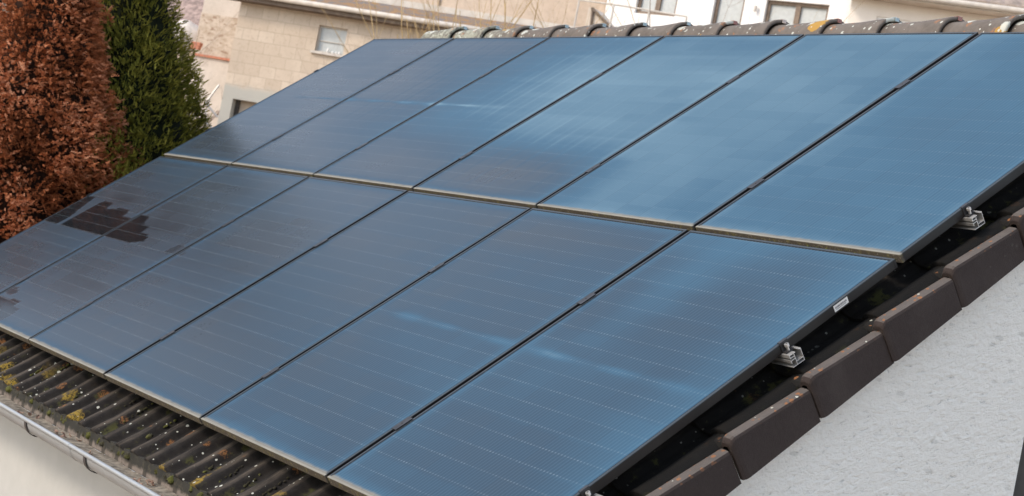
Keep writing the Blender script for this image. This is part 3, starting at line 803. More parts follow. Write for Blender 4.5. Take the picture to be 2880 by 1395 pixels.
# mounting rails with open profile ends
RY = [0.368, 1.275, 2.235, 3.178]
def rail_mesh():
    t = 0.0023; mb = MB()
    def strip(p, q, x0=-0.30, x1=6.952):
        p, q = Vector(p), Vector(q); d = (q - p).normalized(); n = Vector((-d.y, d.x)) * t / 2
        e_ = d * t / 2
        mb.prism([tuple(p - n - e_), tuple(q - n + e_), tuple(q + n + e_), tuple(p + n - e_)], 'x', x0, x1)
    k = rnd
    for i, (p, q) in enumerate([((.027, -.036), (.0275, -.083)), ((.0275, -.083), (-.027, -.081)), ((.0255, -.070), (-.0035, -.0695)),
                 ((-.0065, -.040), (-.006, -.0795)), ((0.0, -.0365), (-.026, -.0358)), ((-.0262, -.036), (-.027, -.0455)),
                 ((-.027, -.0462), (-.0085, -.0470)), ((-.0085, -.0565), (-.0275, -.0562)), ((-.0272, -.0565), (-.0268, -.0650)), ((.0255, -.0362), (.019, -.0362))]):
        strip(p, q, -0.005 - 0.0001 * i, 6.952 + 0.00012 * i)
    return mb.mesh('mounting_rail', M_ALU)
rme = rail_mesh()
rl = ['bare aluminium mounting rail whose end shows lowest, at the bottom picture edge', 'bare aluminium mounting rail end below the white sticker on the verge',
      'bare aluminium mounting rail end above the row joint near the right picture edge', 'bare aluminium mounting rail nearest the ridge, under the upper panels']
for i, y in enumerate(RY):
    e = empty('mounting_rail', ROOF @ Matrix.Translation((0, y, 0)))
    tag(e, rl[i], 'mounting rail', 'aluminium rails under the panels')
    link('rail_profile', rme, e)
    # roof hooks
    for hx in (0.6, 2.4, 4.2, 6.0):
        mb = MB(); mb.box(hx, hx + 0.03, -0.02, 0.02, -0.135, -0.0842); link('roof_hook', mb.mesh('roof_hook', M_ALU), e)
# clamps
def mid_clamp():
    mb = MB(); mb.box(-0.0165, 0.0165, -0.04, 0.04, 0.0018, 0.0036)
    mb.box(-0.0085, -0.0055, -0.04, 0.04, -0.034, 0.0018); mb.box(0.0055, 0.0085, -0.04, 0.04, -0.034, 0.0018); mb.box(-0.0055, 0.0055, -0.04, 0.04, -0.034, -0.031)
    return mb.mesh('clamp_body', M_BLACK)
def bolt(z0, z1, r=0.0055, rh=0.0085):
    mb = MB(); mb.tube([(0, 0, z0), (0, 0, z1 - 0.010)], r, 8)
    mb.tube([(0, 0, z1 - 0.010), (0, 0, z1 - 0.001), (0, 0, z1)], [rh, rh, rh * .9], 12)
    mb.mi = 1; mb.tube([(0, 0, z1), (0, 0, z1 + 0.0004)], [rh * .45, rh * .45], 6); mb.mi = 0
    return mb.mesh('bolt', [M_ALU, M_DARK], False)
mc, mbt = mid_clamp(), bolt(-0.03, 0.0085, 0.003, 0.0036)
ords = ['first', 'second', 'third', 'fourth', 'fifth']; rn = ['lowest', 'second', 'third', 'topmost']
for ri, y in enumerate(RY):
    for c in range(1, 6):
        e = empty('panel_clamp', ROOF @ Matrix.Translation((c * PX, y + rnd.uniform(-.012, .012), 0)))
        tag(e, 'small black clamp in the %s seam from the left, on the %s rail up' % (ords[c - 1], rn[ri]), 'clamp', 'clamps between the panels')
        link('clamp_body', mc, e); 
        b_ = link('bolt', mbt, e); b_.location = (0, -0.0, -0.004); b_.data.materials[0] = M_BLACK
# end clamps: dark Z clamp gripping the outer frame, silver bolt beside it
def end_clamp():
    mb = MB(); mb.box(-0.0095, 0.001, -0.018, 0.018, 0.0016, 0.0042); mb.box(0.001, 0.0035, -0.018, 0.018, -0.0335, 0.0042); mb.box(0.0035, 0.022, -0.018, 0.018, -0.0335, -0.0295)
    return mb.mesh('clamp_body', M_BLACK)
ec, ebt = end_clamp(), bolt(-0.06, -0.004, 0.0052, 0.0085)
en = ['at the bottom picture edge', 'below the white sticker', 'near the right picture edge', 'nearest the ridge']
XE = 5 * PX + GAP / 2 + PW
for ri, y in enumerate(RY):
    e = empty('end_clamp', ROOF @ Matrix.Translation((XE, y - 0.004, 0)))
    tag(e, 'dark end clamp with silver bolt on the right array edge, %s' % en[ri], 'clamp', 'end clamps along the right edge')
    link('clamp_body', ec, e); b_ = link('bolt', ebt, e); b_.location = (0.014, 0, -0.001)
    e = empty('end_clamp', ROOF @ Matrix.Translation((GAP / 2, y, 0)) @ Matrix.Rotation(math.pi, 4, 'Z'))
    tag(e, 'dark end clamp on the left array edge by the trees, on the %s rail up' % rn[ri], 'clamp', 'end clamps along the left edge')
    link('clamp_body', ec, e)

# ------------------------------------------------------------------ moss, leaves
def blob(mb, c, r, seed, flat=0.7, dirn=None):
    R = random.Random(seed); n1, n2 = 7, 9; vs = [(c[0], c[1], c[2] + r * flat)]
    for i in range(1, n1):
        ph = math.pi * i / n1
        for k in range(n2):
            th = 2 * math.pi * k / n2; q = r * (1 + R.uniform(-.28, .28))
            vs.append((c[0] + q * math.sin(ph) * math.cos(th), c[1] + q * math.sin(ph) * math.sin(th), c[2] + q * flat * math.cos(ph)))
    vs.append((c[0], c[1], c[2] - r * flat)); last = len(vs) - 1
    fs = [(0, 1 + k, 1 + (k + 1) % n2) for k in range(n2)]
    for i in range(n1 - 2):
        for k in range(n2):
            a = 1 + i * n2 + k; b = 1 + i * n2 + (k + 1) % n2; fs.append((a, a + n2, b + n2, b))
    fs += [(1 + (n1 - 2) * n2 + k, last, 1 + (n1 - 2) * n2 + (k + 1) % n2) for k in range(n2)]
    mb.add(vs, fs)
mb = MB(); R2 = random.Random(11); q = 0
for i in range(42):
    xv = 0.055 + 0.084 + 0.168 * i       # valleys at the eave ends
    if xv > 6.9: break
    for t in range(R2.choice([7, 10, 14, 18])):
        q += 1
        blob(mb, (xv + R2.gauss(0, 0.032), TY0 + R2.uniform(-0.010, 0.012), ZT + 0.006 + R2.uniform(-0.040, 0.014)), R2.uniform(0.009, 0.021), q, 0.8)
    if R2.random() < 0.75:
        L0 = R2.uniform(0.0, 0.25); side = R2.choice([-.035, .03])
        for t in range(R2.choice([5, 9, 12])):
            q += 1; blob(mb, (xv + side + R2.gauss(0, 0.006), TY0 + L0 + t * 0.014 + R2.uniform(-.008, .008), ZT + 0.016), R2.uniform(0.004, 0.0085), q, 0.6)
    if R2.random() < 0.22:
        q += 1; blob(mb, (xv + R2.uniform(-.05, .05), TY0 + R2.uniform(.02, .2), ZT + 0.026), R2.uniform(0.012, 0.018), q, 0.5)
for x in np.arange(0.1, 6.95, 0.05):
    if R2.random() < 0.35:
        q += 1; blob(mb, (x + R2.uniform(-.02, .02), R2.uniform(TEX + TY0 - .006, TEX + TY0 + 0.004), ZT + 0.012), R2.uniform(0.004, 0.009), q, 0.6)
    if R2.random() < 0.25 :
        q += 1; blob(mb, (x, PY - 0.004 + R2.uniform(-.004, .004), -0.012), R2.uniform(0.003, 0.006), q, 0.8)
o = link('moss', mb.mesh('moss', M_MOSS, True), None, ROOF)
tag(o, 'dark green moss cushions on the tile ends above the gutter', 'moss', kind='stuff')
lf = []
for s in range(3):
    mb = MB(); R = random.Random(20 + s); n = 5; a = [(-0.016 + 0.008 * i, 0.0075 * math.sin(math.pi * (i + .15) / (n - .7)), 0.004 * math.sin(i * 1.7 + s)) for i in range(n)]
    b = [(p[0], -p[1] * R.uniform(.7, 1.1), p[2] + 0.003) for p in a]; m_ = [(p[0], 0, p[2] - 0.002) for p in a]
    vs = a + m_ + b; fs = []
    for i in range(n - 1): fs += [(i, i + 1, n + i + 1, n + i), (n + i, n + i + 1, 2 * n + i + 1, 2 * n + i)]
    vs2 = vs + [(p[0], p[1], p[2] - 0.0006) for p in vs]; k3 = 3 * n
    fs = fs + [tuple(k3 + w_ for w_ in f[::-1]) for f in fs]
    mb.add(vs2, fs); lf.append(mb.mesh('dry_leaf', M_DRYLEAF))
R = random.Random(9)
spots_x = [(3.02, 5), (3.55, 9), (3.95, 2), (4.55, 7), (4.9, 2), (5.2, 4)]
for gx_, cnt in spots_x:
    for t in range(cnt):
        o = bpy.data.objects.new('dry_leaf', R.choice(lf)); col.objects.link(o)
        o.location = (gx_ + R.gauss(0, .05), R.uniform(-.205, -.115), -0.298 + R.uniform(0, .010))
        o.rotation_euler = (R.uniform(-.7, .7), R.uniform(-.7, .7), R.uniform(0, 6.3)); s_ = R.uniform(.7, 1.25); o.scale = (s_, s_, s_)
        tag(o, 'small brown dry leaf lying among others in the zinc gutter', 'leaf', 'dry leaves in the gutter')

# ------------------------------------------------------------------ conifers
def spray(seed, L, nl, droop, wid):
    """one flat branching spray, thin triangles; local x is outward, z up"""
    R = random.Random(seed); T = []
    for i in range(nl):
        t = (i + 0.5) / nl; side = 1 if i % 2 else -1
        px = L * t * 0.9; pz = -droop * t * t * L
        l = L * wid * (1 - 0.55 * t) * R.uniform(.7, 1.2); an = R.uniform(.5, .95) * side
        tip = (px + l * math.cos(an), l * math.sin(an), pz + R.uniform(-.2, .25) * l)
        b = 0.0036 * R.uniform(.8, 1.4)
        T.append(((px - b, 0, pz - b), (px + b, 0, pz + b), tip))
        # secondary leaflet
        mx, my, mz = [(a + c) / 2 for a, c in zip((px, 0, pz), tip)]
        T.append(((mx - b, my, mz), (mx + b, my, mz + b), (mx + l * .45, my + l * .35 * -side, mz + R.uniform(-.1, .3) * l)))
    T.append(((0, -.003, 0), (0, .003, 0), (L, 0, -droop * L)))
    return np.array(T)

def conifer(name, base, H, prof, nspray, mats, seed, label, L=0.09, droop=0.1, wid=0.42, up=0.35, lump=0.13, lfreq=5.0, z_lo=0.25, tuft=0.075, per=16):
    root = empty(name, Vector(base)); tag(root, label, 'tree')
    rng = np.random.default_rng(seed)
    hs = np.array([p[0] for p in prof]); rs = np.array([p[1] for p in prof])
    ph = rng.uniform(0, 6.28, 12); fr = rng.uniform(.6, 1.6, (12, 3)) * lfreq
    def lumpf(th, z):
        q = np.stack([np.cos(th) * 0.7, np.sin(th) * 0.7, z], -1); s = 0
        for i in range(12):
            s = s + np.sin(q @ (fr[i] * np.array([1, 1, .75]) * rng_s[i]) + ph[i])
        return s / 5.0
    rng_s = rng.choice([-1, 1], (12, 3))
    n = nspray
    # favour the side and height that the viewpoint can see, but cover the whole crown
    nc = n // per                                                             # sprays sit in tufts with gaps between them
    z = rng.uniform(z_lo, H, nc * 3); rr = np.interp(z, hs, rs)
    keep = rng.uniform(0, rs.max(), nc * 3) < rr; zc = z[keep][:nc]; nc = len(zc)
    thc = rng.uniform(0, 2 * np.pi, nc); tr = rng.uniform(.7, 1.35, nc) * tuft; outc = rng.normal(0, 0.035, nc); tc = rng.normal(0, 0.10, nc)
    idx = np.repeat(np.arange(nc), per); n = len(idx)
    g3 = rng.normal(0, 0.5, (n, 3)); g3 /= np.maximum(1.0, np.linalg.norm(g3, axis=1))[:, None]
    rr0 = np.interp(zc[idx], hs, rs)
    z = np.clip(zc[idx] + g3[:, 2] * tr[idx], z_lo, H); rr = np.interp(z, hs, rs)
    th = thc[idx] + g3[:, 1] * tr[idx] / np.maximum(rr0, 0.12)
    lp = lumpf(thc[idx], zc[idx]); depth = rng.beta(1.2, 3.5, n) * 0.10
    rad = rr * (1 + lump * lp) - depth * rr + outc[idx] + g3[:, 0] * tr[idx] * 0.8 - 0.02
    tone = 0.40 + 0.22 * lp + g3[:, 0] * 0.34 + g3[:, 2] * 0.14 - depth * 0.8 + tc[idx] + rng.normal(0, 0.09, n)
    c = np.stack([rad * np.cos(th), rad * np.sin(th), z], 1)
    temps = [spray(seed * 10 + i, L, 7, droop, wid) for i in range(6)]
    k = rng.integers(0, 6, n); tv = np.stack(temps)[k]                       # n, T, 3, 3
    sc = rng.uniform(.6, 1.25, n)[:, None, None, None]
    # orientation: outward axis tilted up, random roll
    az = th + rng.normal(0, 0.55, n); el = up + rng.normal(0, 0.35, n)
    ax = np.stack([np.cos(az) * np.cos(el), np.sin(az) * np.cos(el), np.sin(el)], 1)
    t0 = np.stack([-np.sin(az), np.cos(az), np.zeros(n)], 1); t1 = np.cross(ax, t0)
    ro = rng.uniform(0, np.pi, n)[:, None]
    by = t0 * np.cos(ro) + t1 * np.sin(ro); bz = np.cross(ax, by)
    B = np.stack([ax, by, bz], 2)                                            # columns
    v = np.einsum('nij,ntkj->ntki', B, tv * sc) + c[:, None, None, :]
    nT = v.shape[1]; v = v.reshape(-1, 3); nf = len(v) // 3
    me = bpy.data.meshes.new('crown'); me.vertices.add(len(v)); me.vertices.foreach_set('co', v.ravel().astype(np.float32))
    me.loops.add(nf * 3); me.loops.foreach_set('vertex_index', np.arange(nf * 3, dtype=np.int32))
    me.polygons.add(nf); me.polygons.foreach_set('loop_start', np.arange(0, nf * 3, 3, dtype=np.int32)); me.polygons.foreach_set('loop_total', np.full(nf, 3, dtype=np.int32))
    me.materials.append(mats[0]); me.update(calc_edges=True); me.validate()
    tt = np.repeat(np.clip(tone, 0, 1), nT * 3) + rng.uniform(-.05, .05, nf * 3)
    a_ = me.attributes.new('tone', 'FLOAT', 'POINT'); a_.data.foreach_set('value', tt.astype(np.float32))
    cr = link('crown', me, root)
    # inner twig mass
    mb = MB(); seg = 28; lv = 26; vs = []
    for i in range(lv):
        zz = z_lo + 0.05 + (H - z_lo - 0.1) * i / (lv - 1); r0 = float(np.interp(zz, hs, rs))
        for s in range(seg):
            t = 2 * math.pi * s / seg; r_ = r0 * (0.80 + lump * float(lumpf(np.array(t), np.array(zz))))
            vs.append((r_ * math.cos(t), r_ * math.sin(t), zz))
    fs = [(i * seg + s, i * seg + (s + 1) % seg, (i + 1) * seg + (s + 1) % seg, (i + 1) * seg + s) for i in range(lv - 1) for s in range(seg)]
    fs += [tuple(range(seg)), tuple(range((lv - 1) * seg, lv * seg))]
    mb.add(vs, fs); link('inner_branches', mb.mesh('inner_branches', mats[1], True), root)
    mb = MB(); mb.tube([(0, 0, -0.1), (0.01, 0, H * .4), (0, 0.01, H * .85)], [0.09, 0.06, 0.02], 8); link('trunk', mb.mesh('trunk', M_BARK, True), root)
    return root

def tree_base(u, v, dist):
    p = at(u, v, dist); return Vector((p.x, p.y, GZ)), p.z - GZ
# green: half-width profile read at several heights
D = 13.6
b, h0 = tree_base(383, 0, D)          # height at the top picture edge
s = D / FPX
def H(v): return h0 - (v * 0.98) * s
profG = [(0, 0.8), (0.6, 0.95), (H(480), 330 * s), (H(350), 268 * s), (H(300), 246 * s), (H(200), 196 * s), (H(100), 143 * s), (H(30), 108 * s), (h0 + .35, 70 * s), (h0 + .8, 34 * s), (h0 + 1.25, 0.02)]
profG = sorted(profG)
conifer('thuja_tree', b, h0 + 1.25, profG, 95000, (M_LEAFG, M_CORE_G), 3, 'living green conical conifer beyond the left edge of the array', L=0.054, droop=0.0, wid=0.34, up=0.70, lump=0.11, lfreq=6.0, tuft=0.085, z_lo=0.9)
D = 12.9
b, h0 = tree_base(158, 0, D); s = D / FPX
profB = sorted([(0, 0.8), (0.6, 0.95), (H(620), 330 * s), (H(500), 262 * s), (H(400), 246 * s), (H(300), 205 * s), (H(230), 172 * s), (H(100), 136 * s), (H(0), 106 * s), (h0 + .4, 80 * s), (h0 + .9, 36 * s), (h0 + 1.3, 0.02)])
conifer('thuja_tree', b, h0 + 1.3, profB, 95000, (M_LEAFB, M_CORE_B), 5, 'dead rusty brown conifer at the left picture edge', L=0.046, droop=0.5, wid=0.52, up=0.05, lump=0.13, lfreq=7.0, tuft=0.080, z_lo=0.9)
b = at(-150, 60, 16.0); b.z = GZ
conifer('conifer_tree', b, 6.8, [(0, .9), (3.0, 0.85), (4.8, 0.72), (6.0, .4), (6.8, .02)], 9000, (M_LEAFD, M_CORE_G), 8, 'dark green conifer peeping out behind the brown tree at the top left corner', L=0.11, droop=0.1, up=0.6)

# ------------------------------------------------------------------ buildings beyond
class Plane:
    """a vertical facade: origin at a surveyed point, x along the wall, y into the building, z up"""
    def __init__(s, u, v, dist, az):
        s.P = at(u, v, dist); s.az = math.radians(az)
        s.M = Matrix.Translation(s.P) @ Matrix.Rotation(s.az, 4, 'Z'); s.I = s.M.inverted()
        s.c = s.I @ Vector(CAM)
    def loc(s, u, v, y=0.0):
        d = s.I.to_3x3() @ Vector(ray(u, v)); t = (y - s.c.y) / d.y
        p = s.c + d * t; return p.x, p.z
def rootat(name, pl, label, cat):
    zb = hgt(pl.P.x, pl.P.y) - 0.3
    e = empty(name, Matrix.Translation((pl.P.x, pl.P.y, zb)) @ Matrix.Rotation(pl.az, 4, 'Z')); tag(e, label, cat)
    return e, zb - pl.P.z
def part(name, mb, mat, root, zoff, smooth=False):
    o = link(name, mb.mesh(name, mat, smooth), root); o.location = (0, 0, -zoff); return o

def wall_with_holes(mb, x0, x1, z0, z1, holes, y0=0.0, y1=0.3):
    xs = sorted({x0, x1, *[h[0] for h in holes], *[h[1] for h in holes]}); zs = sorted({z0, z1, *[h[2] for h in holes], *[h[3] for h in holes]})
    for i in range(len(xs) - 1):
        for j in range(len(zs) - 1):
            cx, cz = (xs[i] + xs[i + 1]) / 2, (zs[j] + zs[j + 1]) / 2
            if not any(h[0] < cx < h[1] and h[2] < cz < h[3] for h in holes): mb.box(xs[i], xs[i + 1], y0, y1, zs[j], zs[j + 1])

# --- A: concrete block outbuilding, upper left
A = Plane(645, 170, 36.0, 40.0)
eA, zo = rootat('block_outbuilding', A, 'pale concrete block outbuilding with low mossy roof and small blind window', 'building')
xc, _ = A.loc(642, 190); 
gx0, gz0 = A.loc(900, 17, -0.35); gx1, gz1 = A.loc(1270, 70, -0.35); zg = (gz0 + gz1) / 2
wx0, wz0 = A.loc(884, 143); wx1, wz1 = A.loc(978, 82); 
dx0, dz0 = A.loc(637, 330); dx1, dz1 = A.loc(718, 290); _, dzt = A.loc(650, 276)
XR = A.loc(1900, 60)[0]
hA = [(wx0, wx1, wz0, wz1), (dx0 + 0.06, dx0 + 1.05, dzt - 2.05, dzt)]
mb = MB(); wall_with_holes(mb, xc, XR, zo, zg + 0.05, hA); mb.box(xc, xc + .3, .3, 4.2, zo, zg + .9)
# local z for the block material: origin at door lintel + band
wa = part('wall', mb, mat_blocks(), eA, zo)
wa.location = (0, 0, -zo)
mb = MB(); mb.box(wx0 - .0, wx1 + .0, .10, .12, wz0, wz1); wi = part('window', mb, M_BLIND, eA, zo)
mb = MB(); t = .03
mb.box(wx0, wx1, .07, .10, wz1 - t, wz1).box(wx0, wx1, .07, .10, wz0, wz0 + t).box(wx0, wx0 + t, .07, .10, wz0 + t, wz1 - t).box(wx1 - t, wx1, .07, .10, wz0 + t, wz1 - t).box(wx0 + t, wx1 - t, .072, .098, wz0 + .42 * (wz1 - wz0), wz0 + .42 * (wz1 - wz0) + .015)
c = link('window_frame', mb.mesh('window_frame', M_GUTTERW), wi)
mb = MB(); mb.box(wx0 - .06, wx1 + .06, -.07, .10, wz0 - .05, wz0); part('sill', mb, M_GUTTERW, eA, zo)
for i_, (fx, hh) in enumerate(((.45, .10), (.62, .05), (.75, .05), (.86, .06))):
    xx = wx0 + fx * (wx1 - wx0); mb = MB(); mb.tube([(0, 0, 0), (0, 0, hh * .7), (0, 0, hh)], [.022, .026, .012], 8)
    o = link('flower_pot', mb.mesh('flower_pot', M_WHITE, True)); o.matrix_world = A.M @ Matrix.Translation((xx, .02, wz0 + .001))
    tag(o, ['tallest white pot on the far block building window sill', 'white pot second from left on the far window sill', 'white pot third from left on the far window sill', 'rightmost white pot on the far window sill'][i_], 'pot', 'white pots on the window sill')
mb = MB(); mb.box(dx0 + .06, dx0 + 1.05, .22, .26, dzt - 2.05, dzt); part('door', mb, mat_wall('weathered_door', (0.40, 0.33, 0.26), (0.50, 0.42, 0.33), 9, 0.3), eA, zo)
mb = MB(); mb.box(dx0 + .06, dx0 + .14, .16, .22, dzt - 2.05, dzt); mb.box(dx0 + .75, dx0 + 1.05, .16, .22, dzt - .28, dzt - 0.05); part('door_shadow_gap', mb, M_DARK, eA, zo).name = 'door_shade_strip'  # dark boxes stand in for the shade inside the door reveal
mb = MB()
mb.add([(xc - .3, -.32, zg), (XR, -.32, zg), (XR, .95, zg + .42), (xc - .3, .95, zg + .42), (xc - .3, -.32, zg - .05), (XR, -.32, zg - .05), (XR, .95, zg + .34), (xc - .3, .95, zg + .34)],
       [(0, 1, 2, 3), (4, 7, 6, 5), (0, 4, 5, 1), (1, 5, 6, 2), (2, 6, 7, 3), (3, 7, 4, 0)])
part('roof', mb, M_ROOFB, eA, zo)
mb = MB(); mb.box(xc - .3, XR, .955, 1.35, zg + .30, zg + .55); part('ridge_capping', mb, M_GUTTERW, eA, zo)
mb = MB(); mb.tube([(xc - .3, -.37, zg + .0), (XR, -.37, zg + .0)], .055, 10); part('gutter', mb, M_GUTTERW, eA, zo, True)
mb = MB(); mb.box(xc - .3, XR, -.31, -.002, zg - .13, zg - .052); part('soffit', mb, M_BROWNSOFFIT, eA, zo)

# --- W: rubble and plaster wall left of it
Wp = Plane(600, 170, 37.5, 40.0)
eW, zo = rootat('rubble_wall', Wp, 'old garden wall of rubble masonry over pale plaster, behind the green tree', 'wall')
a0, _ = Wp.loc(540, 180); a1, _ = Wp.loc(660, 150); _, zm = Wp.loc(600, 158); _, zt_ = Wp.loc(600, 40); a00, _ = Wp.loc(560, 60)
mb = MB(); mb.box(a0, a1 + 1.0, 0, .4, zo, zm); part('plaster_base', mb, M_BEIGE, eW, zo)
mb = MB(); mb.box(a00, a1 + 1.0, .02, .4, zm, zt_); part('rubble_masonry', mb, mat_rubble(), eW, zo)
mb = MB(); mb.box(a0, a1, -.05, .02, zm - .05, zm); part('ledge', mb, M_BRICK, eW, zo)
mb = MB(); mb.box(a00, a1 + 1, .05, .4, zt_, zt_ + 1.2); part('upper_render', mb, M_BEIGE, eW, zo)
p = at(548, 138, 36.6); mb = MB(); mb.box(-.11, .11, -.06, .06, 0, .075); mb.box(-.09, .13, -.05, .07, .076, .15)
o = link('brick_stack', mb.mesh('brick_stack', M_BRICK)); o.location = p; o.rotation_euler = (0, 0, .7); tag(o, 'two orange bricks beside the rubble wall', 'bricks'); bevel(o, .006)
# pale tarp heap
p = at(528, 135, 38.5); mb = MB(); blob(mb, (0, 0, .25), .42, 4, .8); blob(mb, (.35, .2, .12), .28, 9, .8)
o = link('covered_heap', mb.mesh('covered_heap', M_TARP, True)); o.location = p; tag(o, 'pale covered heap between the green tree and the rubble wall', 'heap')
o.modifiers.new('s', 'SUBSURF').render_levels = 2
# mauve shed roof, top
Sh = Plane(520, 60, 46.0, 30.0)
eS, zo = rootat('far_shed', Sh, 'far shed with mauve brown sloping roof behind the green tree', 'shed')
s0, sz0 = Sh.loc(430, 70); s1, _ = Sh.loc(610, 70)
mb = MB(); mb.box(s0, s1, 0, 2.5, zo, sz0 - .1); part('wall', mb, M_PEACH, eS, zo)
mb = MB(); mb.add([(s0 - .2, -.3, sz0 - .15), (s1 + .2, -.3, sz0 - .15), (s1 + .2, 2.8, sz0 + 2.6), (s0 - .2, 2.8, sz0 + 2.6), (s0 - .2, -.3, sz0 - .25), (s1 + .2, -.3, sz0 - .25), (s1 + .2, 2.8, sz0 + 2.5), (s0 - .2, 2.8, sz0 + 2.5)],
                 [(0, 1, 2, 3), (4, 7, 6, 5), (0, 4, 5, 1), (1, 5, 6, 2), (2, 6, 7, 3), (3, 7, 4, 0)])
part('roof', mb, simple('mauve_shingle', (0.30, 0.22, 0.19), .95, 0, .4, 7), eS, zo)
# pale pipe railing beside the green tree
mb = MB(); q = lambda u, v, d=33.0: at(u, v, d)
mb.tube([q(617, 238), q(578, 290)], .022, 6); mb.tube([q(588, 280), q(585, 306)], .016, 6); mb.tube([q(578, 290), q(612, 330)], .024, 6); mb.tube([q(578, 345), q(600, 362)], .024, 6); mb.tube([q(580, 305), q(576, 372)], .018, 6)
p = q(595, 330); 
for i_, v_ in enumerate(mb.v): mb.v[i_] = tuple(Vector(v_) - p)
o = link('pipe_railing', mb.mesh('pipe_railing', simple('galvanised_pipe', (0.55, 0.52, 0.48), .5, .4))); o.location = p
tag(o, 'bent pale pipe railing at the foot of the block building', 'railing')

# --- B: big peach rendered building behind the outbuilding
B = Plane(1400, 30, 42.5, 40.0)
eB, zo = rootat('rendered_building', B, 'large plain peach rendered building behind the mossy low roof', 'building')
b0, _ = B.loc(840, 10); b1, _ = B.loc(1650, 20)
mb = MB(); mb.box(b0, b1 + .6, 0, 5, zo, 3.0); part('wall', mb, M_PEACH, eB, zo)
mb = MB(); xx, zz = B.loc(1237, 10); mb.box(xx - .012, xx + .012, -.03, -.002, zz - .1, zz + 1.2); part('cable', mb, M_BROWNSOFFIT, eB, zo)
mb = MB(); mb.add([(b0 - .3, -.4, 3.0), (b1 + .9, -.4, 3.0), (b1 + .9, 5.3, 3.8), (b0 - .3, 5.3, 3.8), (b0 - .3, -.4, 3.15), (b1 + .9, -.4, 3.15), (b1 + .9, 5.3, 3.95), (b0 - .3, 5.3, 3.95)],
                 [(0, 3, 2, 1), (4, 5, 6, 7), (0, 1, 5, 4), (1, 2, 6, 5), (2, 3, 7, 6), (3, 0, 4, 7)])
part('roof', mb, M_TILEP, eB, zo)

# --- Cw: white house with balcony door and two-light window
Cw = Plane(2200, 30, 39.5, 25.0)
eC, zo = rootat('white_house', Cw, 'bright white house with brown framed windows behind the ridge', 'house')
c0, _ = Cw.loc(1704, 20); c1, _ = Cw.loc(2393, 30)
def rect(u0, v0, u1, v1, extra_top=0.0):
    a, z0_ = Cw.loc(u0, v0); b_, z1_ = Cw.loc(u1, v1); return (a, b_, min(z0_, z1_), max(z0_, z1_) + extra_top)
_, ztop = Cw.loc(2245, 6)
zbot = Cw.loc(2155, 75)[1]
wA = (Cw.loc(2153, 20)[0], Cw.loc(2330, 30)[0], zbot - .5, ztop)
wB = (Cw.loc(2004, 30)[0], Cw.loc(2090, 30)[0], zbot - 1.3, ztop + .25)
wC = (Cw.loc(1785, 30)[0], Cw.loc(1900, 30)[0], Cw.loc(1850, 42)[1], ztop + .9)
mb = MB(); wall_with_holes(mb, c0, c1, zo, ztop + 2.2, [wA, wB, wC]); part('wall', mb, M_WHITE, eC, zo)
for (x0_, x1_, z0_, z1_), nl in ((wA, 2), (wB, 1), (wC, 2)):
    mb = MB(); t = .075
    mb.box(x0_, x1_, .09, .16, z1_ - t, z1_).box(x0_, x1_, .09, .16, z0_, z0_ + t).box(x0_, x0_ + t, .09, .16, z0_ + t, z1_ - t).box(x1_ - t, x1_, .09, .16, z0_ + t, z1_ - t)
    if nl == 2: xm = (x0_ + x1_) / 2; mb.box(xm - .06, xm + .06, .088, .16, z0_ + t, z1_ - t)
    wf = part('window', mb, M_BROWNF, eC, zo)
    mb = MB(); mb.box(x0_ + t, x1_ - t, .15, .158, z0_ + t, z1_ - t); link('pane', mb.mesh('pane', M_BLIND), wf)
mb = MB(); cx0, _ = Cw.loc(2377, 30); mb.box(cx0, c1 + .02, -.06, 0, zo, ztop + 2.2); part('corner_pilaster', mb, M_WHITE, eC, zo)
mb = MB(); lx_, lz_ = Cw.loc(2128, 27); mb.tube([(lx_, -.08, lz_ - .06), (lx_, -.08, lz_ + .07)], .035, 8); part('wall_lamp', mb, M_GUTTERW, eC, zo)
mb = MB(); mb.box(c0 - .4, c1 + .4, -.6, 6, ztop + 2.2, ztop + 2.35); part('roof', mb, M_TILEP, eC, zo)
# balcony stair with rail
Sp = Plane(1690, 40, 37.0, 25.0)
eP, zo2 = rootat('balcony_stair', Sp, 'white balcony stair with a thin pale handrail before the white house', 'stair')
mb = MB(); r0 = Sp.loc(1660, 15); r1 = Sp.loc(1785, 32); r2 = Sp.loc(1960, 62); s0 = Sp.loc(1668, 22); s1 = Sp.loc(1722, 76)
mb.tube([(r0[0], -.5, r0[1]), (r1[0], -.5, r1[1]), (r2[0], -.5, r2[1])], .02, 6)
for f_ in (0, .33, .66, 1): mb.tube([(r0[0] + f_ * (r2[0] - r0[0]), -.5, r0[1] + f_ * (r2[1] - r0[1])), (r0[0] + f_ * (r2[0] - r0[0]), -.5, r0[1] + f_ * (r2[1] - r0[1]) - .9)], .02, 6)
part('handrail', mb, M_GUTTERW, eP, zo2)
mb = MB(); x0_ = Sp.loc(1648, 60)[0]; mb.add([(x0_, 0, zo2), (s1[0] + 1.2, 0, zo2), (s1[0] + 1.2, 0, s1[1] - 1.1), (s0[0], 0, s0[1]), (x0_, 0, s0[1]), (x0_, .5, zo2), (s1[0] + 1.2, .5, zo2), (s1[0] + 1.2, .5, s1[1] - 1.1), (s0[0], .5, s0[1]), (x0_, .5, s0[1])],
    [(0, 1, 2, 3, 4), (5, 9, 8, 7, 6), (2, 7, 8, 3), (3, 8, 9, 4), (4, 9, 5, 0), (1, 6, 7, 2)]); part('stair_flank', mb, M_BEIGE, eP, zo2)
mb = MB(); mb.tube([(s0[0], -.04, s0[1] - .02), (s1[0], -.04, s1[1] - .02)], .035, 6); mb.tube([(s0[0] + .02, -.04, s0[1]), (s0[0] + .10, -.04, s0[1] - .9)], .03, 6); part('stringer', mb, M_BROWNSOFFIT, eP, zo2)

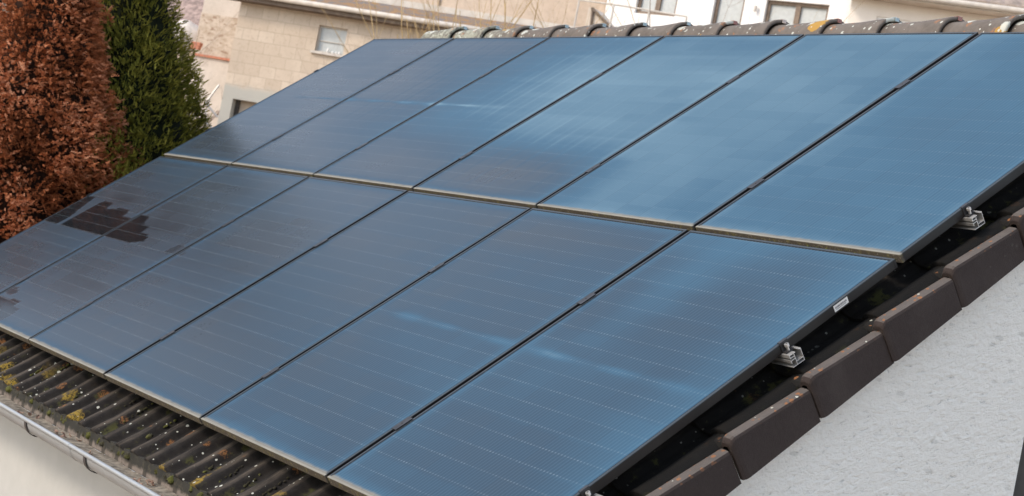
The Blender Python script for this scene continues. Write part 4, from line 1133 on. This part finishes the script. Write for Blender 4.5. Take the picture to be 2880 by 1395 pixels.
# --- Dh: beige house at the upper right
Dh = Plane(2620, 40, 38.0, 38.0)
eD, zo = rootat('beige_house', Dh, 'beige rendered house with deep eaves and ribbed tile roof at the top right', 'house')
d0, _ = Dh.loc(2388, 40); gz = [Dh.loc(u, v, -.6)[1] for u, v in ((2700, 8), (2870, 31))]; zg = sum(gz) / 2
wq0 = Dh.loc(2464, 60); wq1 = Dh.loc(2562, 56); zwt = Dh.loc(2500, 50)[1]
hD = [(wq0[0], wq1[0], zwt - 1.0, zwt)]
mb = MB(); wall_with_holes(mb, d0, d0 + 14, zo, zg + .1, hD); part('wall', mb, mat_wall('grey_beige_render', (0.78, 0.72, 0.65), (0.84, 0.78, 0.71), 2, .1), eD, zo)
mb = MB(); x0_, x1_, z0_, z1_ = hD[0]; mb.box(x0_, x1_, .05, .08, z1_ - .06, z1_).box(x0_, x0_ + .06, .05, .08, z0_, z1_ - .06).box(x1_ - .06, x1_, .05, .08, z0_, z1_ - .06)
wf = part('window', mb, M_WHITE, eD, zo); mb = MB(); mb.box(x0_ + .06, x1_ - .06, .075, .08, z0_, z1_ - .06); link('pane', mb.mesh('pane', M_BLIND), wf)
mb = MB(); mb.tube([(d0 - .2, -.62, zg), (d0 + 14, -.62, zg)], .06, 10); mb.box(d0 - .2, d0 + 14, -.56, -.52, zg - .08, zg + .06); part('gutter', mb, M_GUTTERW, eD, zo, False)
mb = MB(); mb.box(d0 - .2, d0 + 14, -.52, 0, zg - .07, zg - .02); part('soffit', mb, M_BEIGE, eD, zo)
# tiled roof with ribs
mb = MB(); vs = []; nxr = 300; sl_ = math.tan(math.radians(35))
for i in range(nxr + 1):
    xx = d0 - .3 + 14.3 * i / nxr; hz = .035 * abs(math.sin(math.pi * xx / .30))
    for yy in (-.6, -.2, .8, 3.5): vs.append((xx, yy, zg + .08 + (yy + .6) * sl_ + hz))
mb.add(vs, [(i * 4 + k_, (i + 1) * 4 + k_, (i + 1) * 4 + k_ + 1, i * 4 + k_ + 1) for i in range(nxr) for k_ in range(3)])
part('roof', mb, M_TILEP, eD, zo)

# ------------------------------------------------------------------ bare shrubs before the far buildings
def shrub(u, v, dist, hgt_px, nst, seed, label, mat, lean=0.25, rad=0.011, grp='bare shrubs beyond the ridge'):
    R = random.Random(seed); p = at(u, v, dist); gz_ = hgt(p.x, p.y); sc = dist / FPX
    root = empty('bare_shrub', Vector((p.x, p.y, gz_))); tag(root, label, 'shrub', grp)
    top = p.z + hgt_px * sc - gz_; mb = MB()
    right = Vector((RW[0][0], RW[0][1], 0)).normalized(); dep = Vector((-right.y, right.x, 0))
    def grow(pt, d, L, r, lev):
        pts = [pt]; rr = [r]; n = 5
        for i in range(n):
            d = (d + right * R.gauss(0, .13) + dep * R.gauss(0, .13) + Vector((0, 0, .05))).normalized(); pt = pt + d * L / n; pts.append(pt); rr.append(r * (1 - .7 * (i + 1) / n))
        mb.tube(pts, rr, 4, False)
        if lev < 3:
            for i in range(R.choice([2, 3, 4])):
                k_ = R.randint(1, n - 1); dd = (d + right * R.gauss(0, .55) + dep * R.gauss(0, .5) + Vector((0, 0, .25))).normalized()
                grow(pts[k_], dd, L * R.uniform(.3, .55), rr[k_] * .65, lev + 1)
    for i in range(nst):
        d = (Vector((0, 0, 1)) + right * R.gauss(0, lean) + dep * R.gauss(0, lean)).normalized()
        grow(right * R.gauss(0, .08) + dep * R.gauss(0, .08), d, top * R.uniform(.65, 1.1), rad * R.uniform(.7, 1.3), 0)
    link('branches', mb.mesh('branches', mat, False, False), root); return root
shrub(1240, 60, 30, 75, 10, 1, 'thin bare shrub with yellowish stems left of the far gable', M_TWIG, .3, .020)
shrub(1390, 55, 30, 90, 22, 2, 'dense yellowish bare shrub above the third ridge tiles', M_TWIG, .40, .024)
shrub(1500, 60, 31, 70, 6, 3, 'sparse bare shrub before the peach building wall', M_TWIG, .35, .020)
shrub(1790, 60, 34, 80, 8, 4, 'bare branching tree before the white house window, left one', M_TWIG, .45, .024)
shrub(1850, 60, 33, 80, 5, 5, 'bare branching tree with thick middle stem before the white house', M_TWIGG, .3, .022)
shrub(1930, 62, 34, 60, 6, 6, 'low bare twiggy shrub right of the thick stemmed one', M_TWIG, .6, .018)
shrub(1055, 95, 33, 50, 5, 7, 'faint bare twigs against the block wall beside its window', M_TWIGG, .3, .008)
shrub(960, 95, 33, 60, 3, 8, 'single thin climbing twig before the block wall window', M_TWIGG, .15, .006)
shrub(535, 60, 36, 90, 7, 9, 'bare brush between green tree and rubble wall, upper one', M_TWIGG, .5, .020)
shrub(600, 340, 34, 60, 6, 10, 'low bare brush at the foot of the block building door', M_TWIGG, .5, .010)
